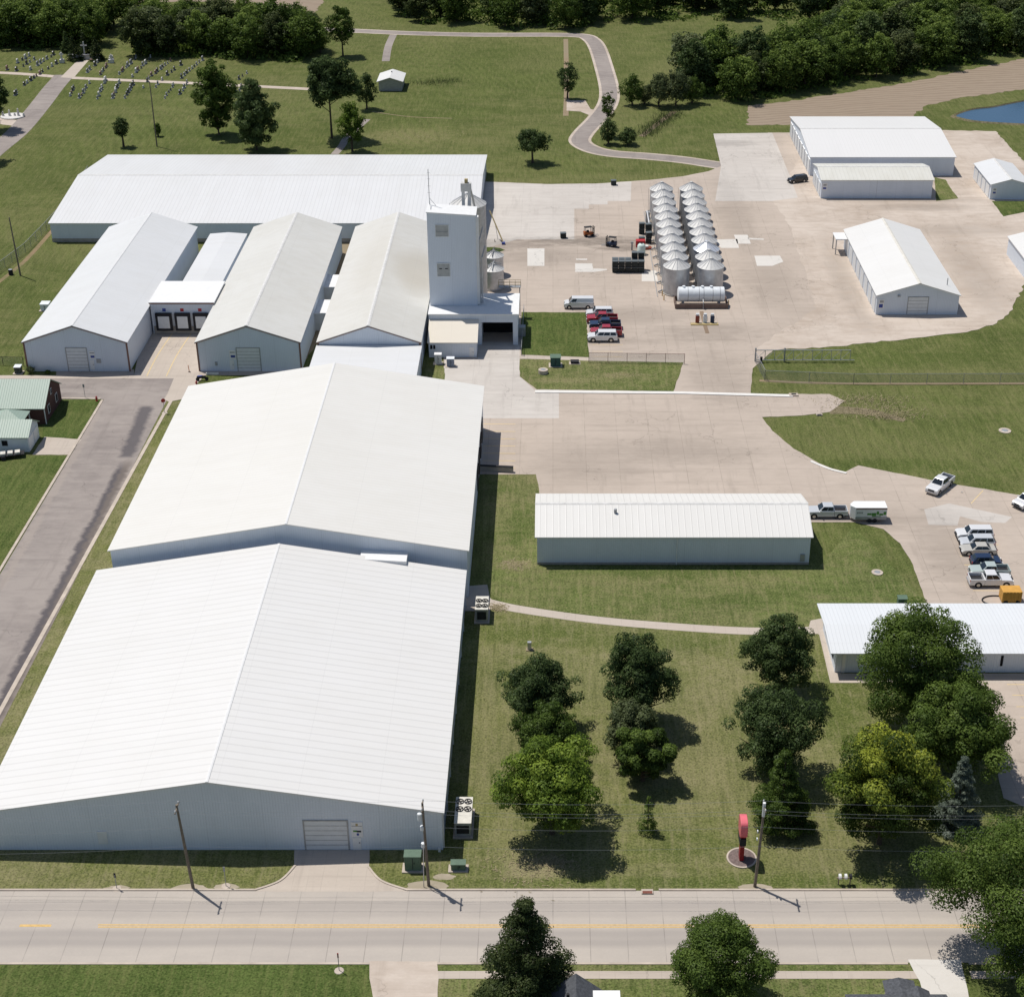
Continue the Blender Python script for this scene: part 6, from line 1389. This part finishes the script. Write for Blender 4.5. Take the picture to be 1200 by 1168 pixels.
def wood(polypx, spacing, where, weights, seed, maxn):
    g = random.Random(seed); poly = [at(*p)[:2] for p in polypx]; xs = [p[0] for p in poly]; ys = [p[1] for p in poly]; pts = []
    for _ in range(9000):
        x, y = g.uniform(min(xs), max(xs)), g.uniform(min(ys), max(ys))
        if not inside(x, y, poly): continue
        if all((x-a)**2+(y-b)**2 > spacing**2 for a, b in pts): pts.append((x, y))
        if len(pts) >= maxn: break
    for x, y in pts:
        pr_ = g.choices(protos, weights)[0]
        if not pr_[1]: o = pr_[0]; pr_[1] = True
        else: o = copy_tree(pr_[0])
        o.location = (x, y, 0); o.rotation_euler.z = g.uniform(0, 6.28); s = g.uniform(.78, 1.12); o.scale = (s*g.uniform(.95, 1.15), s*g.uniform(.95, 1.15), s)
        tag(o, '%s tree in %s' % (WL[pr_[2]], where), 'tree', '%s trees in %s' % (WL[pr_[2]], where))
    print('wood', where, len(pts))
    # undergrowth between the trunks: countless small leaves
    gg = np.random.default_rng(seed+77); ns = 22000; P_ = []
    while len(P_) < 700:
        x, y = gg.uniform(min(xs), max(xs)), gg.uniform(min(ys), max(ys))
        if inside(x, y, poly): P_.append((x, y, gg.uniform(1.5, 3.6), gg.uniform(.6, 2.6), gg.uniform(0, 1)))
    P_ = np.array(P_); c_ = P_[gg.integers(0, len(P_), ns)]; d = gg.normal(size=(ns, 3)); d /= np.linalg.norm(d, axis=1)[:, None]; d[:, 2] = abs(d[:, 2])
    p = np.stack([c_[:, 0], c_[:, 1], np.zeros(ns)], 1) + d*np.stack([c_[:, 2], c_[:, 2], c_[:, 3]], 1)
    nrm = d+gg.normal(size=(ns, 3))*.6; nrm /= np.linalg.norm(nrm, axis=1)[:, None]; e1 = np.cross(nrm, gg.normal(size=(ns, 3))); e1 /= np.linalg.norm(e1, axis=1)[:, None]; e2 = np.cross(nrm, e1)
    V = np.stack([p-e1*.5, p-e2*.4, p+e1*.5, p+e2*.4], 1).reshape(-1, 3).astype(np.float32); V[:, 2] = np.maximum(V[:, 2], .02)
    me = bpy.data.meshes.new('undergrowth'); me.vertices.add(4*ns); me.vertices.foreach_set('co', V.ravel()); me.loops.add(4*ns); me.loops.foreach_set('vertex_index', np.arange(4*ns, dtype=np.int32))
    me.polygons.add(ns); me.polygons.foreach_set('loop_start', np.arange(0, 4*ns, 4, dtype=np.int32)); me.update(calc_edges=True)
    me.attributes.new('tint', 'FLOAT', 'POINT').data.foreach_set('value', np.repeat(c_[:, 4]*.5+gg.uniform(0, .3, ns), 4).astype(np.float32)); me.materials.append(LEAF['mid']); me.validate()
    o = bpy.data.objects.new('undergrowth', me); COL.objects.link(o); tag(o, 'leafy undergrowth on the floor of ' + where, 'undergrowth', kind='stuff')
wood([(800, 116), (828, 112), (862, 118), (900, 115), (950, 106), (1000, 97), (1060, 88), (1130, 75), (1260, 52), (1330, 25), (1240, 10), (1130, 12), (1010, 26), (965, 62), (900, 90), (850, 92), (815, 84), (803, 92)], 8.3, 'the wood above the ploughed field on the right', (4, 4, 2, 2, 2, 4), 3, 130)
wood([(470, 20), (484, 29), (560, 33), (640, 35), (700, 34), (722, 27), (800, 24), (870, 24), (950, 24), (1040, 8), (1200, 4), (1280, 0), (1350, -22), (1000, -25), (700, -20), (520, -15), (465, 0)], 9.0, 'the wood along the top edge beyond the lane', (5, 2, 3, 1, 5, 2), 4, 95)
wood([(-30, 56), (60, 57), (108, 54), (128, 30), (160, 34), (165, 66), (205, 66), (262, 68), (300, 70), (350, 71), (372, 60), (360, 50), (300, 42), (240, 37), (150, 30), (60, 30), (-30, 36)], 8.8, 'the tree belt behind the cemetery', (3, 5, 3, 2, 2, 4), 5, 75)
for pr_ in protos:
    if not pr_[1]:
        for c in list(pr_[0].children): bpy.data.objects.remove(c)
        bpy.data.objects.remove(pr_[0])
# dry weeds patch on the east lawn
def weeds(name, label, spots, n, seed, mat, hgt=.5):
    g = np.random.default_rng(seed); mb = MB()
    for (px_, py_, rx, ry) in spots:
        X, Y, _ = at(px_, py_)
        for i in range(n):
            x, y = X+g.normal()*rx, Y+g.normal()*ry; a = g.uniform(0, 6.28); l = g.uniform(.2, .7); h = g.uniform(.08, hgt)
            mb.poly([(x-.05*math.sin(a), y+.05*math.cos(a), .03), (x+.05*math.sin(a), y-.05*math.cos(a), .03), (x+l*math.cos(a), y+l*math.sin(a), h)])
    o = mb.build(name, mat); tag(o, label, 'weeds', kind='stuff')
M['straw'] = plain('dry_straw', (.32, .27, .16), .9); M['weed'] = plain('weed_green', (.075, .10, .03), .9)
weeds('dry_brush', 'dry brush and straw scattered on the east lawn by the drive end', [(1030, 486, 4, .8), (1045, 489, 3, .7), (1000, 474, 3.5, 1.6), (1020, 468, 3.5, 1.), (1040, 480, 3, 1.2)], 260, 1, M['straw'])
weeds('straw_patches', 'straw-coloured dead grass patches on the lawns', [(625, 1018, 2.6, 1.6), (645, 1010, 1.6, .8), (602, 662, 1.2, .8), (583, 712, .6, .5), (490, 160, 8, 3), (725, 440, 2.5, 1.)], 240, 2, M['straw'], .2)

weeds('ditch_weeds', 'tall grey-green weeds along the dark ditch right of the lane', [(756+i*4.2, 158-i*3.2, 1.6, 2.2) for i in range(9)], 220, 5, M['weed'], 1.4)
weeds('meadow_weeds', 'low weedy patch on the meadow right of the cemetery shed', [(500, 98, 3, 1.5), (512, 96.5, 3, 1.5), (523, 95, 3, 1.5)], 260, 6, M['weed'], .9)
for x, z in ((4.95, 12.5), (5.3, 9.0)): MB().tube([(x, -1.6, .2), (x, -1.6, z), (x+.5, .6, z+1.4)], .13, 8).build('duct', M['galv'], tw)
